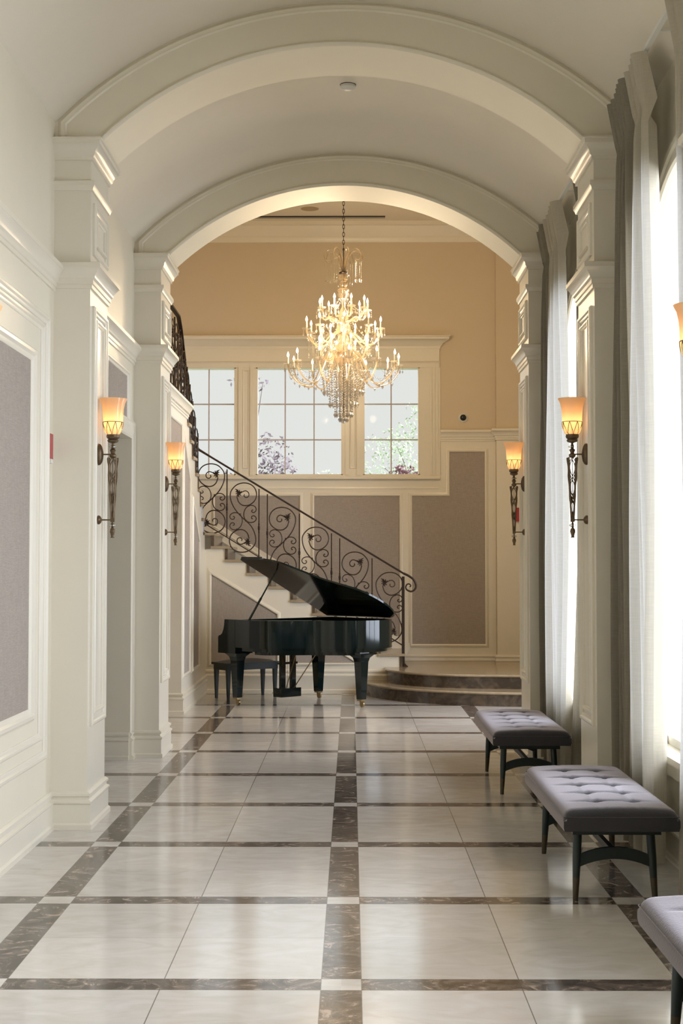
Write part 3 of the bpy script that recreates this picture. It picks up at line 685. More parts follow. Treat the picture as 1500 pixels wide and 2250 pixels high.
curl = smoothpts([(pxX(x_), YR, 1.56-(y_-1243)/3125*YR) for x_, y_ in CQ], 4)
b = MB(); b.tube(curl, [0.015-0.008*i/len(curl) for i in range(len(curl))], 8); RB(b, 'handrail_curl')
# upper flight and landing: the same scrolls seen edge on
for i in range(9):
    y = 17.12-i*0.33; zt = 2.90+0.637*(17.3-y)+0.11 if y > 15.4 else 4.22
    zt = 3.19+(17.3-y)*0.56 if y > 15.45 else 4.22
    if y > 12.6: scroll_panel((-1.83, y, zt-0.50), 1 if i % 2 else -1, PI/2)
for i in range(16):
    y = 17.28-i*0.29; zt = 3.19+(17.3-y)*0.56 if y > 15.45 else 4.22
    if y > 12.4: baluster(-1.83, y, zt-0.88, zt-0.02, True)
b = MB(); b.tube([(-1.83, 17.55, 2.18), (-1.83, 15.5, 3.33), (-1.83, 12.4, 3.37)], 0.007, 6); RB(b, 'bottom_rail')

# ------------------------------------------------------------------ grand piano
piano = empty('grand_piano', (-0.935, 16.63, 0), math.radians(-47), 'glossy black grand piano with its lid propped open', 'piano')
OUTL = [(0.30, -0.73), (0.55, -0.73)] + [(p.x, p.y) for p in smoothpts([(0.60, -0.728, 0), (0.78, -0.66, 0), (0.93, -0.47, 0), (1.08, -0.26, 0), (1.28, -0.10, 0), (1.40, 0.0, 0), (1.49, 0.14, 0), (1.525, 0.32, 0), (1.495, 0.50, 0), (1.40, 0.65, 0), (1.28, 0.73, 0)], 5)] + [(0.30, 0.73)]
def inset(pts, d):
    n = len(pts); out = []
    for i in range(n):
        p0, p1, p2 = Vector(pts[i-1]), Vector(pts[i]), Vector(pts[(i+1) % n])
        a = (p1-p0).normalized(); c = (p2-p1).normalized(); n1 = Vector((-a.y, a.x)); n2 = Vector((-c.y, c.x)); mv = (n1+n2)/max(0.4, 1+n1.dot(n2))
        q = p1+mv*d; out.append((q.x, q.y))
    return out
inn = inset(OUTL, 0.045)
b = MB(); n = len(OUTL)
A = [[b.V((x, y, z)) for x, y in pp] for pp, z in ((OUTL, 0.655), (OUTL, 0.965), (inn, 0.965), (inn, 0.80))]
for r0, r1 in zip(A, A[1:]):
    for i in range(n): b.F([r0[i], r0[(i+1) % n], r1[(i+1) % n], r1[i]])
b.F(A[0][::-1]); b.F(A[-1])
b.build('case', 'piano', piano)
b = MB(); b.prism(inset(OUTL, 0.05), 0.615, 0.656); b.prism(inset(OUTL, 0.16), 0.575, 0.616); b.build('underframe', 'piano', piano)
MB().prism(inset(OUTL, 0.07), 0.82, 0.835).build('soundboard_plate', 'gold', piano)
b = MB()
for i in range(26): 
    y = -0.6+i*0.046; x1 = 0.62+0.035*i; b.tube([(0.42, y, 0.862), (min(x1, 1.42), y+0.02, 0.862)], 0.0015, 4)
b.build('strings', 'steel', piano)
for sgn in (-1, 1):
    y0, y1 = (-0.73, -0.66) if sgn < 0 else (0.66, 0.73)
    prof = [(0.0, 0.60), (0.31, 0.60), (0.31, 0.965), (0.26, 0.963)] + [(0.26-0.10*math.sin(t)*1.0, 0.82+0.143*math.cos(t)**1) for t in [PI/2*j/6 for j in range(1, 6)]]
    prof = [(0.0, 0.585), (0.31, 0.585), (0.31, 0.965), (0.115, 0.965), (0.108, 0.90), (0.095, 0.85), (0.07, 0.805), (0.04, 0.785), (0.012, 0.78), (0.0, 0.76)]
    MB().prism(prof, y0, y1, XZ).build('cheek', 'piano', piano)
b = MB(); b.box(0.0, 0.35, -0.66, 0.66, 0.60, 0.66); b.box(0.0, 0.03, -0.66, 0.66, 0.66, 0.70); b.build('keybed', 'piano', piano)
b = MB()
for i in range(52): b.box(0.035, 0.185, -0.615+i*0.02365, -0.615+i*0.02365+0.0222, 0.66, 0.715)
b.build('white_keys', 'ivory', piano)
b = MB()
for i in range(51):
    if i % 7 in (2, 6): continue
    y = -0.615+(i+1)*0.02365; b.box(0.09, 0.185, y-0.006, y+0.006, 0.715, 0.727)
b.build('black_keys', 'black', piano)
MB().box(0.19, 0.215, -0.66, 0.66, 0.66, 0.86).build('fallboard', 'piano', piano)
b = MB(); b.box(0.33, 0.60, -0.34, 0.34, 0.90, 0.912); b.build('music_desk', 'piano', piano)
# lid, hinged on the long straight side
AL = math.radians(26.5); hy, hz_ = 0.735, 0.972
lid_out = [(0.22, -0.745), (0.56, -0.745)] + [(p.x, p.y) for p in smoothpts([(0.62, -0.742, 0), (0.80, -0.67, 0), (0.95, -0.48, 0), (1.10, -0.27, 0), (1.30, -0.11, 0), (1.42, -0.01, 0), (1.51, 0.13, 0), (1.545, 0.32, 0), (1.515, 0.51, 0), (1.42, 0.66, 0), (1.28, 0.735, 0)], 5)] + [(0.22, 0.735)]
def lidp(x, y, t): 
    d = hy-y; return (x, hy-d*math.cos(AL)+t*math.sin(AL), hz_+d*math.sin(AL)+t*math.cos(AL))
MB().prism(lid_out, 0.0, 0.02, lambda u, v, w_: lidp(u, v, w_)).build('lid', 'piano', piano)
MB().prism([(0.22, -0.745), (0.58, -0.735), (0.58, 0.73), (0.22, 0.73)], 0.021, 0.040, lambda u, v, w_: lidp(u, v, w_)).build('lid_flap', 'piano', piano)
lp = Vector(lidp(0.60, -0.50, -0.002)); b = MB(); b.tube([(0.47, -0.67, 0.95), Vector((0.47, -0.67, 0.95)).lerp(lp, 0.45)], 0.013, 8); b.tube([Vector((0.47, -0.67, 0.95)).lerp(lp, 0.40), lp], 0.009, 8); b.build('lid_prop', 'piano', piano)
def piano_leg(x, y):
    b = MB(); t = 0.585
    b.frustum(x-0.038, x+0.038, y-0.038, y+0.038, 0.085, x-0.056, x+0.056, y-0.056, y+0.056, 0.50)
    b.frustum(x-0.056, x+0.056, y-0.056, y+0.056, 0.50, x-0.068, x+0.068, y-0.068, y+0.068, 0.545)
    b.frustum(x-0.068, x+0.068, y-0.068, y+0.068, 0.545, x-0.105, x+0.105, y-0.105, y+0.105, t)
    b.box(x-0.12, x+0.12, y-0.12, y+0.12, t, 0.60)
    lg = b.build('leg', 'piano', piano)
    c = MB(); c.box(x-0.034, x+0.034, y-0.034, y+0.034, 0.068, 0.086); c.box(x-0.012, x+0.02, y-0.016, y+0.016, 0.045, 0.068)
    c.lathe([(0.026, -0.014), (0.030, -0.01), (0.030, 0.01), (0.026, 0.014)], (x+0.014, y, 0.031), 16, axis='y')
    o = c.build('caster', 'brass', lg)
for x, y in ((0.19, -0.60), (0.19, 0.62), (1.30, 0.27)): piano_leg(x, y)
# lyre
b = MB(); b.box(0.335, 0.375, -0.11, -0.05, 0.17, 0.60); b.box(0.335, 0.375, 0.05, 0.11, 0.17, 0.60); b.box(0.28, 0.42, -0.15, 0.15, 0.07, 0.17); b.box(0.34, 0.37, -0.14, 0.14, 0.44, 0.465)
ly = b.build('lyre', 'piano', piano)
for y in (-0.07, 0, 0.07):
    c = MB(); c.box(0.18, 0.30, y-0.014, y+0.014, 0.098, 0.108); c.build('pedal', 'brass', ly)
b = MB()
for y in (-0.03, 0.0, 0.03): b.tube([(0.355, y, 0.17), (0.355, y, 0.60)], 0.003, 6)
b.tube([(0.40, -0.06, 0.17), (0.70, -0.16, 0.60)], 0.006, 6); b.tube([(0.40, 0.06, 0.17), (0.70, 0.16, 0.60)], 0.006, 6); b.build('rods', 'brass', ly)
MB().box(1.02, 1.08, -0.21, -0.203, 0.668, 0.676).build('latch', 'steel', piano)

# piano bench
pb = empty('piano_bench', (-1.22, 17.02, 0), math.radians(36), 'small black leather-topped bench behind the grand piano keyboard end', 'bench')
b = MB(); b.box(-0.37, 0.37, -0.18, 0.18, 0.40, 0.425); b.box(-0.35, 0.35, -0.16, 0.16, 0.34, 0.40); b.build('frame', 'wood', pb)
b = MB(); nx, ny = 12, 6; g = [[b.V((-0.355+0.71*i/nx, -0.165+0.33*j/ny, 0.426+0.035*min(1, 3*min(i, nx-i)/nx)**.5*min(1, 3*min(j, ny-j)/ny)**.5)) for j in range(ny+1)] for i in range(nx+1)]
for i in range(nx):
    for j in range(ny): b.F([g[i][j], g[i+1][j], g[i+1][j+1], g[i][j+1]])
b.build('cushion', 'leather', pb, smooth=60)
for sx in (-1, 1):
    for sy in (-1, 1):
        cx, cy = sx*0.325, sy*0.135; MB().frustum(cx-0.013, cx+0.013, cy-0.013, cy+0.013, 0, cx-0.024, cx+0.024, cy-0.024, cy+0.024, 0.36).build('leg', 'wood', pb)

# ------------------------------------------------------------------ upholstered benches by the windows
bench = empty('upholstered_bench', (1.27, 7.26, 0), 0, 'grey tufted velvet bench, whole, in the middle of the row of three', 'bench', 'tufted velvet benches by the windows')
def seat_mesh():
    b = MB(); hx, hy_ = 0.262, 0.725; nx, ny = 40, 96
    rows = [-0.50, -0.25, 0.0, 0.25, 0.50]; cols = [-0.085, 0.085]
    def topz(x, y):
        ex = min(hx-abs(x), 0.05)/0.05; ey = min(hy_-abs(y), 0.05)/0.05
        z = 0.448-0.03*(1-math.sqrt(max(0, 1-(1-ex)**2)))-0.03*(1-math.sqrt(max(0, 1-(1-ey)**2)))
        z += 0.012*(1-(x/hx)**2)
        for r in rows:
            for c in cols: z -= 0.026*math.exp(-((x-c)**2+(y-r)**2)/0.0009)
            z -= 0.011*math.exp(-((y-r)/0.014)**2)*(1-min(1, abs(x)/0.22)**4)
        for c in cols: z -= 0.006*math.exp(-((x-c)/0.010)**2)*(1 if abs(y) < 0.52 else 0.3)
        return z
    g = [[b.V((-hx+2*hx*i/nx, -hy_+2*hy_*j/ny, topz(-hx+2*hx*i/nx, -hy_+2*hy_*j/ny))) for j in range(ny+1)] for i in range(nx+1)]
    for i in range(nx):
        for j in range(ny): b.F([g[i][j], g[i+1][j], g[i+1][j+1], g[i][j+1]])
    ring = [g[i][0] for i in range(nx+1)] + [g[nx][j] for j in range(1, ny+1)] + [g[i][ny] for i in range(nx-1, -1, -1)] + [g[0][j] for j in range(ny-1, 0, -1)]
    prev = ring
    for k, (sc, z) in enumerate(((1.012, 0.400), (1.012, 0.37), (0.995, 0.352))):
        cur = [b.V((v.co.x*sc, v.co.y*(1+(sc-1)*0.4), z)) for v in ring]
        for i in range(len(ring)): b.F([prev[i], prev[(i+1) % len(ring)], cur[(i+1) % len(ring)], cur[i]])
        prev = cur
    b.F(prev[::-1]); return b
seat_mesh().build('cushion', 'velvet', bench, smooth=50)
b = MB(); pp = []
hx, hy_ = 0.262, 0.725
for i in range(8): a = PI/2*i/7; 
loop = []
for cx, cy, a0 in ((hx-0.012, hy_-0.012, 0), (-hx+0.012, hy_-0.012, 90), (-hx+0.012, -hy_+0.012, 180), (hx-0.012, -hy_+0.012, 270)):
    for d in (0, 30, 60, 90): a = math.radians(a0+d); loop.append((cx+0.014*math.cos(a), cy+0.014*math.sin(a)))
b.tube([(x, y, 0.417) for x, y in loop], 0.002, 6, closed=True); b.build('piping', 'velvet', bench)
b = MB(); b.box(-0.205, 0.205, -0.60, 0.60, 0.315, 0.352); b.build('seat_frame', 'wood', bench)
for sx in (-1, 1):
    for sy in (-1, 1):
        tx, ty, fx, fy = sx*0.170, sy*0.52, sx*0.186, sy*0.545
        P0 = Vector((fx, fy, 0)); P1 = Vector((tx, ty, 0.32)); q = P0.lerp(P1, 0.33)
        b = MB(); b.tube([q, P0.lerp(P1, 0.6), P1], [0.0165, 0.020, 0.021], 14); lg = b.build('leg', 'wood', bench)
        b = MB(); b.tube([P0, q], [0.0125, 0.0168], 14); tag(b.build('ferrule', 'tip', lg), 'dull brass leg tip')
for sy in (-1, 1):
    b = MB(); n = 14; y = sy*0.528; us = [-0.175+0.35*i/n for i in range(n+1)]
    b.strip(us, [0.150+0.042*(1-(u/0.175)**2) for u in us], [0.205+0.042*(1-(u/0.175)**2) for u in us], y-0.011, y+0.011, XZ); b.build('stretcher', 'wood', bench)
MB().box(-0.012, 0.012, -0.52, 0.52, 0.20, 0.232).build('centre_rail', 'wood', bench)
for y, x, lab in ((10.36, 1.255, 'grey tufted velvet bench farthest away, nearest the stone steps'), (4.14, 1.27, 'grey tufted velvet bench cut off at the bottom right corner')):
    c = copy_tree(bench); c.location = (x, y, 0); c['label'] = lab

# ------------------------------------------------------------------ torch sconces
def sconce_proto():
    r = empty('wall_sconce', (0, 0, 0), 0, 'x', 'wall lamp', 'torch wall sconces on the pilasters')
    # local: lamp axis at origin, wall on +x side at x = 0.09 ; z from 1.74
    def P(m_, name, mt, par=r): return m_.build(name, mt, par, smooth=40)
    b = MB(); n = 28
    prof = [(0.030, 2.372), (0.046, 2.385), (0.056, 2.41), (0.060, 2.44), (0.062, 2.49), (0.066, 2.54), (0.074, 2.575), (0.087, 2.600), (0.087, 2.602)]
    rings = [[b.V((q*math.cos(2*PI*k/n), q*math.sin(2*PI*k/n), z)) for k in range(n)] for q, z in prof + [(q-0.003, z) for q, z in prof[::-1]]]
    for a, c in zip(rings, rings[1:]):
        for k in range(n): b.F([a[k], a[(k+1) % n], c[(k+1) % n], c[k]])
    P(b, 'lamp_shade', 'shade')
    b = MB(); b.lathe([(0.004, 2.40), (0.012, 2.41), (0.018, 2.44), (0.020, 2.46), (0.014, 2.49), (0.004, 2.50)], n=12); P(b, 'bulb', 'bulb')
    b = MB(); ring = [(0.0625*math.cos(2*PI*k/24), 0.0625*math.sin(2*PI*k/24), 2.455) for k in range(24)]; b.tube(ring, 0.0022, 6, closed=True)
    for k in range(8):
        for sg in (-1, 1):
            pts = []
            for j in range(7):
                t = j/6; z = 2.375+0.08*t; rr = 0.034+0.0295*math.sin(t*PI/2)**0.8; a = 2*PI*k/8+sg*t*PI/8*(1.0)
                pts.append((rr*math.cos(a), rr*math.sin(a), z))
            b.tube(pts, 0.0020, 5)
    P(b, 'lattice_cup', 'sconce')
    b = MB(); b.lathe([(0.012, 2.325), (0.030, 2.332), (0.034, 2.342), (0.028, 2.350), (0.036, 2.356), (0.040, 2.366), (0.037, 2.378), (0.030, 2.380)], n=24, flute=0.04)
    P(b, 'shade_holder', 'sconce'); b = MB(); b.lathe([(0.010, 2.232), (0.020, 2.240), (0.022, 2.252), (0.012, 2.262), (0.016, 2.275), (0.020, 2.282), (0.010, 2.290)], n=16)
    b.lathe([(0.006, 2.28), (0.010, 2.30), (0.008, 2.326)], n=12)
    P(b, 'stem', 'sconce'); b = MB(); b.box(-0.012, 0.012, -0.012, 0.012, 1.835, 1.862); b.lathe([(0.006, 1.80), (0.006, 1.84)], n=10)
    b.lathe([(0.013, 1.737), (0.009, 1.745), (0.012, 1.76), (0.017, 1.775), (0.014, 1.79), (0.006, 1.80), (0.009, 1.805)], n=12)
    P(b, 'finial', 'sconce')
    for pr in ([(0.008, 2.288), (0.024, 2.298), (0.024, 2.304), (0.008, 2.314)], [(0.006, 1.80), (0.022, 1.81), (0.022, 1.818), (0.006, 1.828)]):
        b = MB(); b.lathe(pr, n=10); P(b, 'crystal_ring', 'crystal')
    b = MB()
    def at(z, a):
        t = (2.232-z)/(2.232-1.86); rr = 0.034*(1-t)+0.011*t; return (rr*math.cos(a), rr*math.sin(a), z)
    for k in range(4):
        a0 = PI/4+k*PI/2
        b.tube([at(2.236, a0), at(1.86, a0)], 0.0052, 6)
        for sg in (-1, 1):
            pts = []
            for j in range(33):
                t = j/32; z = 2.232-t*0.372; a = k*PI/2+sg*(PI/4)*abs(math.sin(t*PI*3.0))*0.9
                pts.append(at(z, a))
            b.tube(pts, 0.0028, 5)
    b.tube([(0, 0, 2.235), (0, 0, 1.85)], 0.003, 6)
    P(b, 'torch_cage', 'sconce')
    for z_ in (2.255, 1.848): b = MB(); b.tube([(0, 0, z_), (0.092, 0, z_)], 0.0045, 8); P(b, 'bracket_arm', 'sconce')
    b = MB(); b.lathe([(0.042, 0.092), (0.042, 0.084), (0.039, 0.075), (0.030, 0.066), (0.018, 0.061), (0.007, 0.058)], (0, 0, 2.255), 24, sx=0.8, sy=1.6, axis='x'); P(b, 'wall_plate', 'sconce'); b = MB()
    b.lathe([(0.028, 0.092), (0.027, 0.080), (0.020, 0.072), (0.007, 0.066)], (0, 0, 1.848), 8, axis='x'); P(b, 'wall_plate', 'sconce')
    l = bpy.data.lights.new('sconce_light', 'POINT'); l.energy = 6.0; l.color = (1.0, 0.76, 0.54); l.shadow_soft_size = 0.02
    o = bpy.data.objects.new('sconce_light', l); COL.objects.link(o); o.location = (0, 0, 2.475); o.parent = r
    return r
sc = sconce_proto()
spots = [(-1.443, 8.81, PI, 'lit bronze torch sconce on the left pilaster of the nearer arch'), (-1.443, 11.98, PI, 'lit bronze torch sconce on the left pilaster of the far arch'),
         (1.408, 8.81, 0, 'lit bronze torch sconce on the right pilaster of the nearer arch'), (1.408, 11.98, 0, 'lit bronze torch sconce on the right pilaster of the far arch'),
         (-1.443, 5.64, PI, 'amber torch sconce just entering the frame at the left edge'), (1.408, 5.64, 0, 'amber torch sconce cut off at the right edge')]
for i, (x, y, rz, lab) in enumerate(spots):
    o = sc if i == 0 else copy_tree(sc); o.location = (x, y, 0.028 if i else 0.0); o.location.z = 0.0; o.rotation_euler = (0, 0, rz); o['label'] = lab

# ------------------------------------------------------------------ crystal chandelier
CX_, CY_ = -0.045, 15.3
ch = empty('chandelier', (CX_, CY_, 3.1), 0, 'tiered crystal chandelier with lit candle bulbs hanging in the stair hall', 'chandelier')
def CB(mb, name, m, parent=ch, smooth=35):
    o = mb.build(name, m, parent, smooth=smooth)
    return o
Z = lambda z: z-3.1
b = MB(); n = int((HT-5.02)/0.042)
for i in range(n):
    zc = Z(5.03+i*0.0425); pts = []
    for k in range(12):
        a = 2*PI*k/12; u, v = 0.011*math.cos(a), 0.027*math.sin(a); pts.append((u, 0, zc+v) if i % 2 else (0, u, zc+v))
    b.tube(pts, 0.0035, 6, closed=True)
CB(b, 'chain', 'iron')
b = MB(); b.lathe([(0.07, HT-3.1-0.03), (0.075, HT-3.1)], n=20); CB(b, 'canopy', 'iron')
b = MB(); b.lathe([(0.004, Z(4.74)), (0.006, Z(4.98)), (0.012, Z(4.99)), (0.006, Z(5.01))], n=10); b.lathe([(0.045, Z(4.725)), (0.05, Z(4.735)), (0.045, Z(4.745))], n=20)
b.tube([(0, 0, Z(3.2)), (0, 0, Z(4.74))], 0.006, 8); CB(b, 'stem', 'iron')
b = MB()
for pr in ([(0.010, 4.72), (0.045, 4.715), (0.052, 4.69), (0.045, 4.665), (0.02, 4.65)], [(0.015, 4.65), (0.04, 4.63), (0.045, 4.60), (0.03, 4.575), (0.012, 4.565)],
           [(0.012, 4.565), (0.055, 4.56), (0.065, 4.545), (0.05, 4.52), (0.04, 4.47), (0.018, 4.44)], [(0.015, 4.44), (0.022, 4.42), (0.015, 4.39), (0.02, 4.36), (0.05, 4.30), (0.055, 4.24), (0.02, 4.20)],
           [(0.02, 4.20), (0.07, 4.17), (0.08, 4.10), (0.03, 4.05), (0.04, 4.0), (0.08, 3.95), (0.085, 3.86), (0.10, 3.80), (0.06, 3.72), (0.02, 3.68)]):
    b.lathe([(r, Z(z)) for r, z in pr], n=20, flute=0.06)
CB(b, 'glass_column', 'arm')
# crown of curled glass scrolls
for k in range(8):
    a = 2*PI*(k+0.35)/8; c, s_ = math.cos(a), math.sin(a)
    pr = smoothpts([(0.012, 0, 4.735), (0.03, 0, 4.83), (0.07, 0, 4.93), (0.13, 0, 4.985), (0.19, 0, 4.965), (0.215, 0, 4.91), (0.195, 0, 4.865), (0.155, 0, 4.87), (0.145, 0, 4.90)], 3)
    b = MB(); b.tube([(p.x*c, p.x*s_, Z(p.z)) for p in pr], [0.008-0.004*i/len(pr) for i in range(len(pr))], 6); CB(b, 'crown_scroll', 'arm')
# arms: candle, cup and lit bulb under each
flame_me = None
strands = MB(); pend = []
def bead_line(p0, p1, n, r=0.007, sag=0.0):
    p0, p1 = Vector(p0), Vector(p1)
    for i in range(n+1):
        t = i/n; p = p0.lerp(p1, t); p.z -= sag*4*t*(1-t); strands.octa(p, r, r*2.2, 5)
proto_arm = {}
def arm(tier, ang, R, zhub, zcup, dip):
    key = tier; c, s_ = math.cos(ang), math.sin(ang)
    if key not in proto_arm:
        pr = smoothpts([(0.03, 0, zhub), (R*0.30, 0, zhub-0.01), (R*0.55, 0, zcup-dip+0.01), (R*0.80, 0, zcup-dip), (R*0.97, 0, zcup-dip*0.45), (R, 0, zcup)], 4)
        b = MB(); b.tube([(p.x, 0, Z(p.z)) for p in pr], 0.0085, 7); o = CB(b, 'arm', 'arm')
        b = MB(); b.lathe([(0.008, Z(zcup-0.012)), (0.04, Z(zcup-0.006)), (0.047, Z(zcup+0.006)), (0.043, Z(zcup+0.006)), (0.012, Z(zcup+0.002))], (R, 0, 0), 14, flute=0.08); CB(b, 'drip_pan', 'crystal', o)
        b = MB(); b.lathe([(0.0085, Z(zcup)), (0.0085, Z(zcup+0.075)), (0.006, Z(zcup+0.078))], (R, 0, 0), 10); CB(b, 'candle_sleeve', 'candle', o)
        b = MB(); b.lathe([(0.005, Z(zcup+0.075)), (0.0105, Z(zcup+0.085)), (0.0135, Z(zcup+0.097)), (0.011, Z(zcup+0.112)), (0.005, Z(zcup+0.127)), (0.001, Z(zcup+0.138))], (R, 0, 0), 10); CB(b, 'candle_bulb', 'flame', o)
        proto_arm[key] = o
    else:
        o = proto_arm[key].copy(); COL.objects.link(o); o.parent = ch
        for q in kids(proto_arm[key]): d = q.copy(); COL.objects.link(d); d.parent = o
    o.rotation_euler = (0, 0, ang)
    for j in range(5):
        a2 = 2*PI*j/5; x = R*c+0.042*math.cos(a2); y = R*s_+0.042*math.sin(a2); bead_line((x, y, Z(zcup-0.005)), (x, y, Z(zcup-0.045)), 2, 0.006); pend.append((x, y, Z(zcup-0.068), 0.010, 0.034, tier))
    return R*c, R*s_
tiers = [(1, 9, 0.262, 4.22, 4.335, 0.10, 0.15), (2, 9, 0.405, 4.08, 4.118, 0.16, 0.55), (3, 8, 0.27, 3.88, 3.91, 0.12, 0.3), (4, 12, 0.60, 3.86, 3.735, 0.20, 0.1)]
tips = {}
for t, n, R, zh, zc, dip, off in tiers:
    tips[t] = [(*arm(t, 2*PI*k/n+off, R, zh, zc, dip), zc) for k in range(n)]
# hanging strands between tiers and the cascade below
for t0, t1, nb in ((2, 4, 22),):
    for k, (x, y, z) in enumerate(tips[t0]):
        for dk in (-0.04, 0.0, 0.04):
            q = 0.93; a = math.atan2(y, x)+dk; R0 = math.hypot(x, y)*q; bead_line((R0*math.cos(a), R0*math.sin(a), Z(z-0.03)), (R0*1.02*math.cos(a), R0*1.02*math.sin(a), Z(3.80)), 19, 0.0065)
for k in range(12):
    x, y, z = tips[4][k]; x2, y2, z2 = tips[4][(k+1) % 12]
    bead_line((x, y, Z(z-0.02)), (x2, y2, Z(z2-0.02)), 18, 0.006, 0.12); bead_line((x*0.55, y*0.55, Z(3.63)), (x, y, Z(z-0.03)), 16, 0.006, 0.10)
    a = math.atan2(y, x)
    for rr, dz in ((0.42, 0.23), (0.53, 0.20)): pend.append((rr*math.cos(a), rr*math.sin(a), Z(3.735-dz), 0.012, 0.045, 5))
    bead_line((0.10*math.cos(a), 0.10*math.sin(a), Z(4.2)), (0.36*math.cos(a), 0.36*math.sin(a), Z(3.95)), 12, 0.007, 0.03)
    bead_line((0.05*math.cos(a), 0.05*math.sin(a), Z(4.45)), (0.24*math.cos(a), 0.24*math.sin(a), Z(4.30)), 9, 0.007, 0.03)
for k in range(8):
    a = 2*PI*(k+0.35)/8
    for rr in (0.20, 0.15):
        bead_line((rr*math.cos(a), rr*math.sin(a), Z(4.87)), (rr*math.cos(a), rr*math.sin(a), Z(4.70-0.02*(k % 3))), 12, 0.0045); pend.append((rr*math.cos(a), rr*math.sin(a), Z(4.665-0.02*(k % 3)), 0.013, 0.05, 0))
    pend.append((0.055*math.cos(a), 0.055*math.sin(a), Z(4.50), 0.016, 0.05, 0))
for ring, (R0, n, z0, z1) in enumerate(((0.24, 20, 3.66, 3.47), (0.17, 18, 3.72, 3.34), (0.105, 14, 3.74, 3.23), (0.05, 8, 3.74, 3.18))):
    for k in range(n):
        a = 2*PI*k/n+ring; R1 = R0*(0.9)
        m_ = int((z0-z1)/0.026); 
        for i in range(m_+1):
            t = i/m_; q = R0*(1-t)+R1*t; strands.octa((q*math.cos(a), q*math.sin(a), Z(z0-(z0-z1)*t)), 0.013 if i % 2 else 0.008, 0.020, 6)
        pend.append((R1*math.cos(a), R1*math.sin(a), Z(z1-0.035), 0.018, 0.06, 6))
for k in range(150):   # dense dressing around the hub of the lower tiers
    a = random.uniform(0, 2*PI); q = random.uniform(0.06, 0.30); z = random.uniform(3.70, 4.25); q *= 1.1-0.5*(z-3.70)/0.55; strands.octa((q*math.cos(a), q*math.sin(a), Z(z)), 0.012, 0.036, 5)
CB(strands, 'bead_strands', 'crystal', smooth=None)['kind'] = 'stuff'
pend.sort(key=lambda p: -p[3]*p[4] + (0.0002 if p[1] > 0.1 else 0)); rest = MB(); pm = {}
for i, p in enumerate(pend):
    if i < 99:
        key = (p[3], p[4])
        if key not in pm:
            b = MB(); b.octa((0, 0, 0), p[3], p[4], 8); o = CB(b, 'crystal_pendant', 'crystal', smooth=None); pm[key] = o
        else: o = pm[key].copy(); COL.objects.link(o); o.parent = ch
        o.location = p[:3]
    else: rest.octa(p[:3], p[3], p[4], 6)
CB(rest, 'small_pendants', 'crystal', smooth=None)['kind'] = 'stuff'
b = MB(); b.lathe([(0.004, Z(3.155)), (0.02, Z(3.145)), (0.026, Z(3.125)), (0.018, Z(3.105)), (0.004, Z(3.10))], n=14); CB(b, 'crystal_ball', 'crystal')
for z, e in ((4.40, 45), (4.10, 45), (3.88, 60)):
    for k in range(3 if z < 4.3 else 2):
        a = 2*PI*k/3+z; R = 0.30 if z > 3.9 else 0.45
        l = bpy.data.lights.new('chandelier_light', 'POINT'); l.energy = e/3; l.color = (1.0, 0.76, 0.48); l.shadow_soft_size = 0.06
        o = bpy.data.objects.new('chandelier_light', l); COL.objects.link(o); o.parent = ch; o.location = (R*math.cos(a), R*math.sin(a), Z(z)+0.02)

# ------------------------------------------------------------------ curtains and rods
def curtain(name_label, y0, y1, yb0, yb1, mt, x=1.617, zt=4.275, folds=6, amp=0.055, lean=0.05, group='window curtains', phase=0.0, pull=None):
    b = MB(); nu, nz = folds*14, 34; g = []
    for j in range(nz+1):
        t = j/nz; z = 0.02+(zt-0.02)*(1-t)
        row = []
        h = t                                         # 0 at top
        for i in range(nu+1):
            u = i/nu; yy = (y0*(1-h)+yb0*h)*(1-u)+(y1*(1-h)+yb1*h)*u
            dep = amp*(0.75+0.25*min(1, t*6)) 
            if t < 0.06: s_ = (1-abs(math.sin(u*folds*PI+phase))**0.6)*2-1
            else: s_ = math.sin(u*folds*2*PI+phase)+0.35*math.sin(u*folds*PI*1.3+phase*2+t*2.0)
            xx = x+dep*0.8*s_ - (lean*max(0, 1-t/0.06) if t < 0.06 else 0) + 0.012*math.sin(6*t+u*5)
            row.append(b.V((min(xx, WX-0.03), yy+0.012*math.sin(t*5+u*9), z)))
        g.append(row)
    for j in range(nz):
        for i in range(nu): b.F([g[j][i], g[j][i+1], g[j+1][i+1], g[j+1][i]])
    o = b.build('curtain', mt, None, smooth=70)
    return tag(o, name_label, 'curtain', group)
curtain('dark taupe drape at the far side of the nearer window in view', 8.32, 7.80, 8.47, 7.86, 'taupe', folds=6, amp=0.05)
curtain('off-white linen curtain hanging beside the dark drape, nearest window', 7.77, 7.40, 7.82, 7.38, 'sheer', folds=4, amp=0.062)
curtain('dark taupe drape at the far side of the farther window', 11.50, 11.18, 11.62, 11.27, 'taupe', folds=5, amp=0.05)
curtain('off-white linen curtain beside the dark drape, farther window', 11.13, 10.45, 11.22, 10.45, 'sheer', folds=5, amp=0.062)
curtain('linen curtain peeking out beyond the right pilaster, near side of the farther window', 9.20, 9.62, 9.20, 10.05, 'taupe', folds=5, amp=0.05)
curtain('pale linen curtain at the extreme right edge of the picture', 6.2, 6.72, 6.2, 6.76, 'sheer', folds=5, amp=0.05)
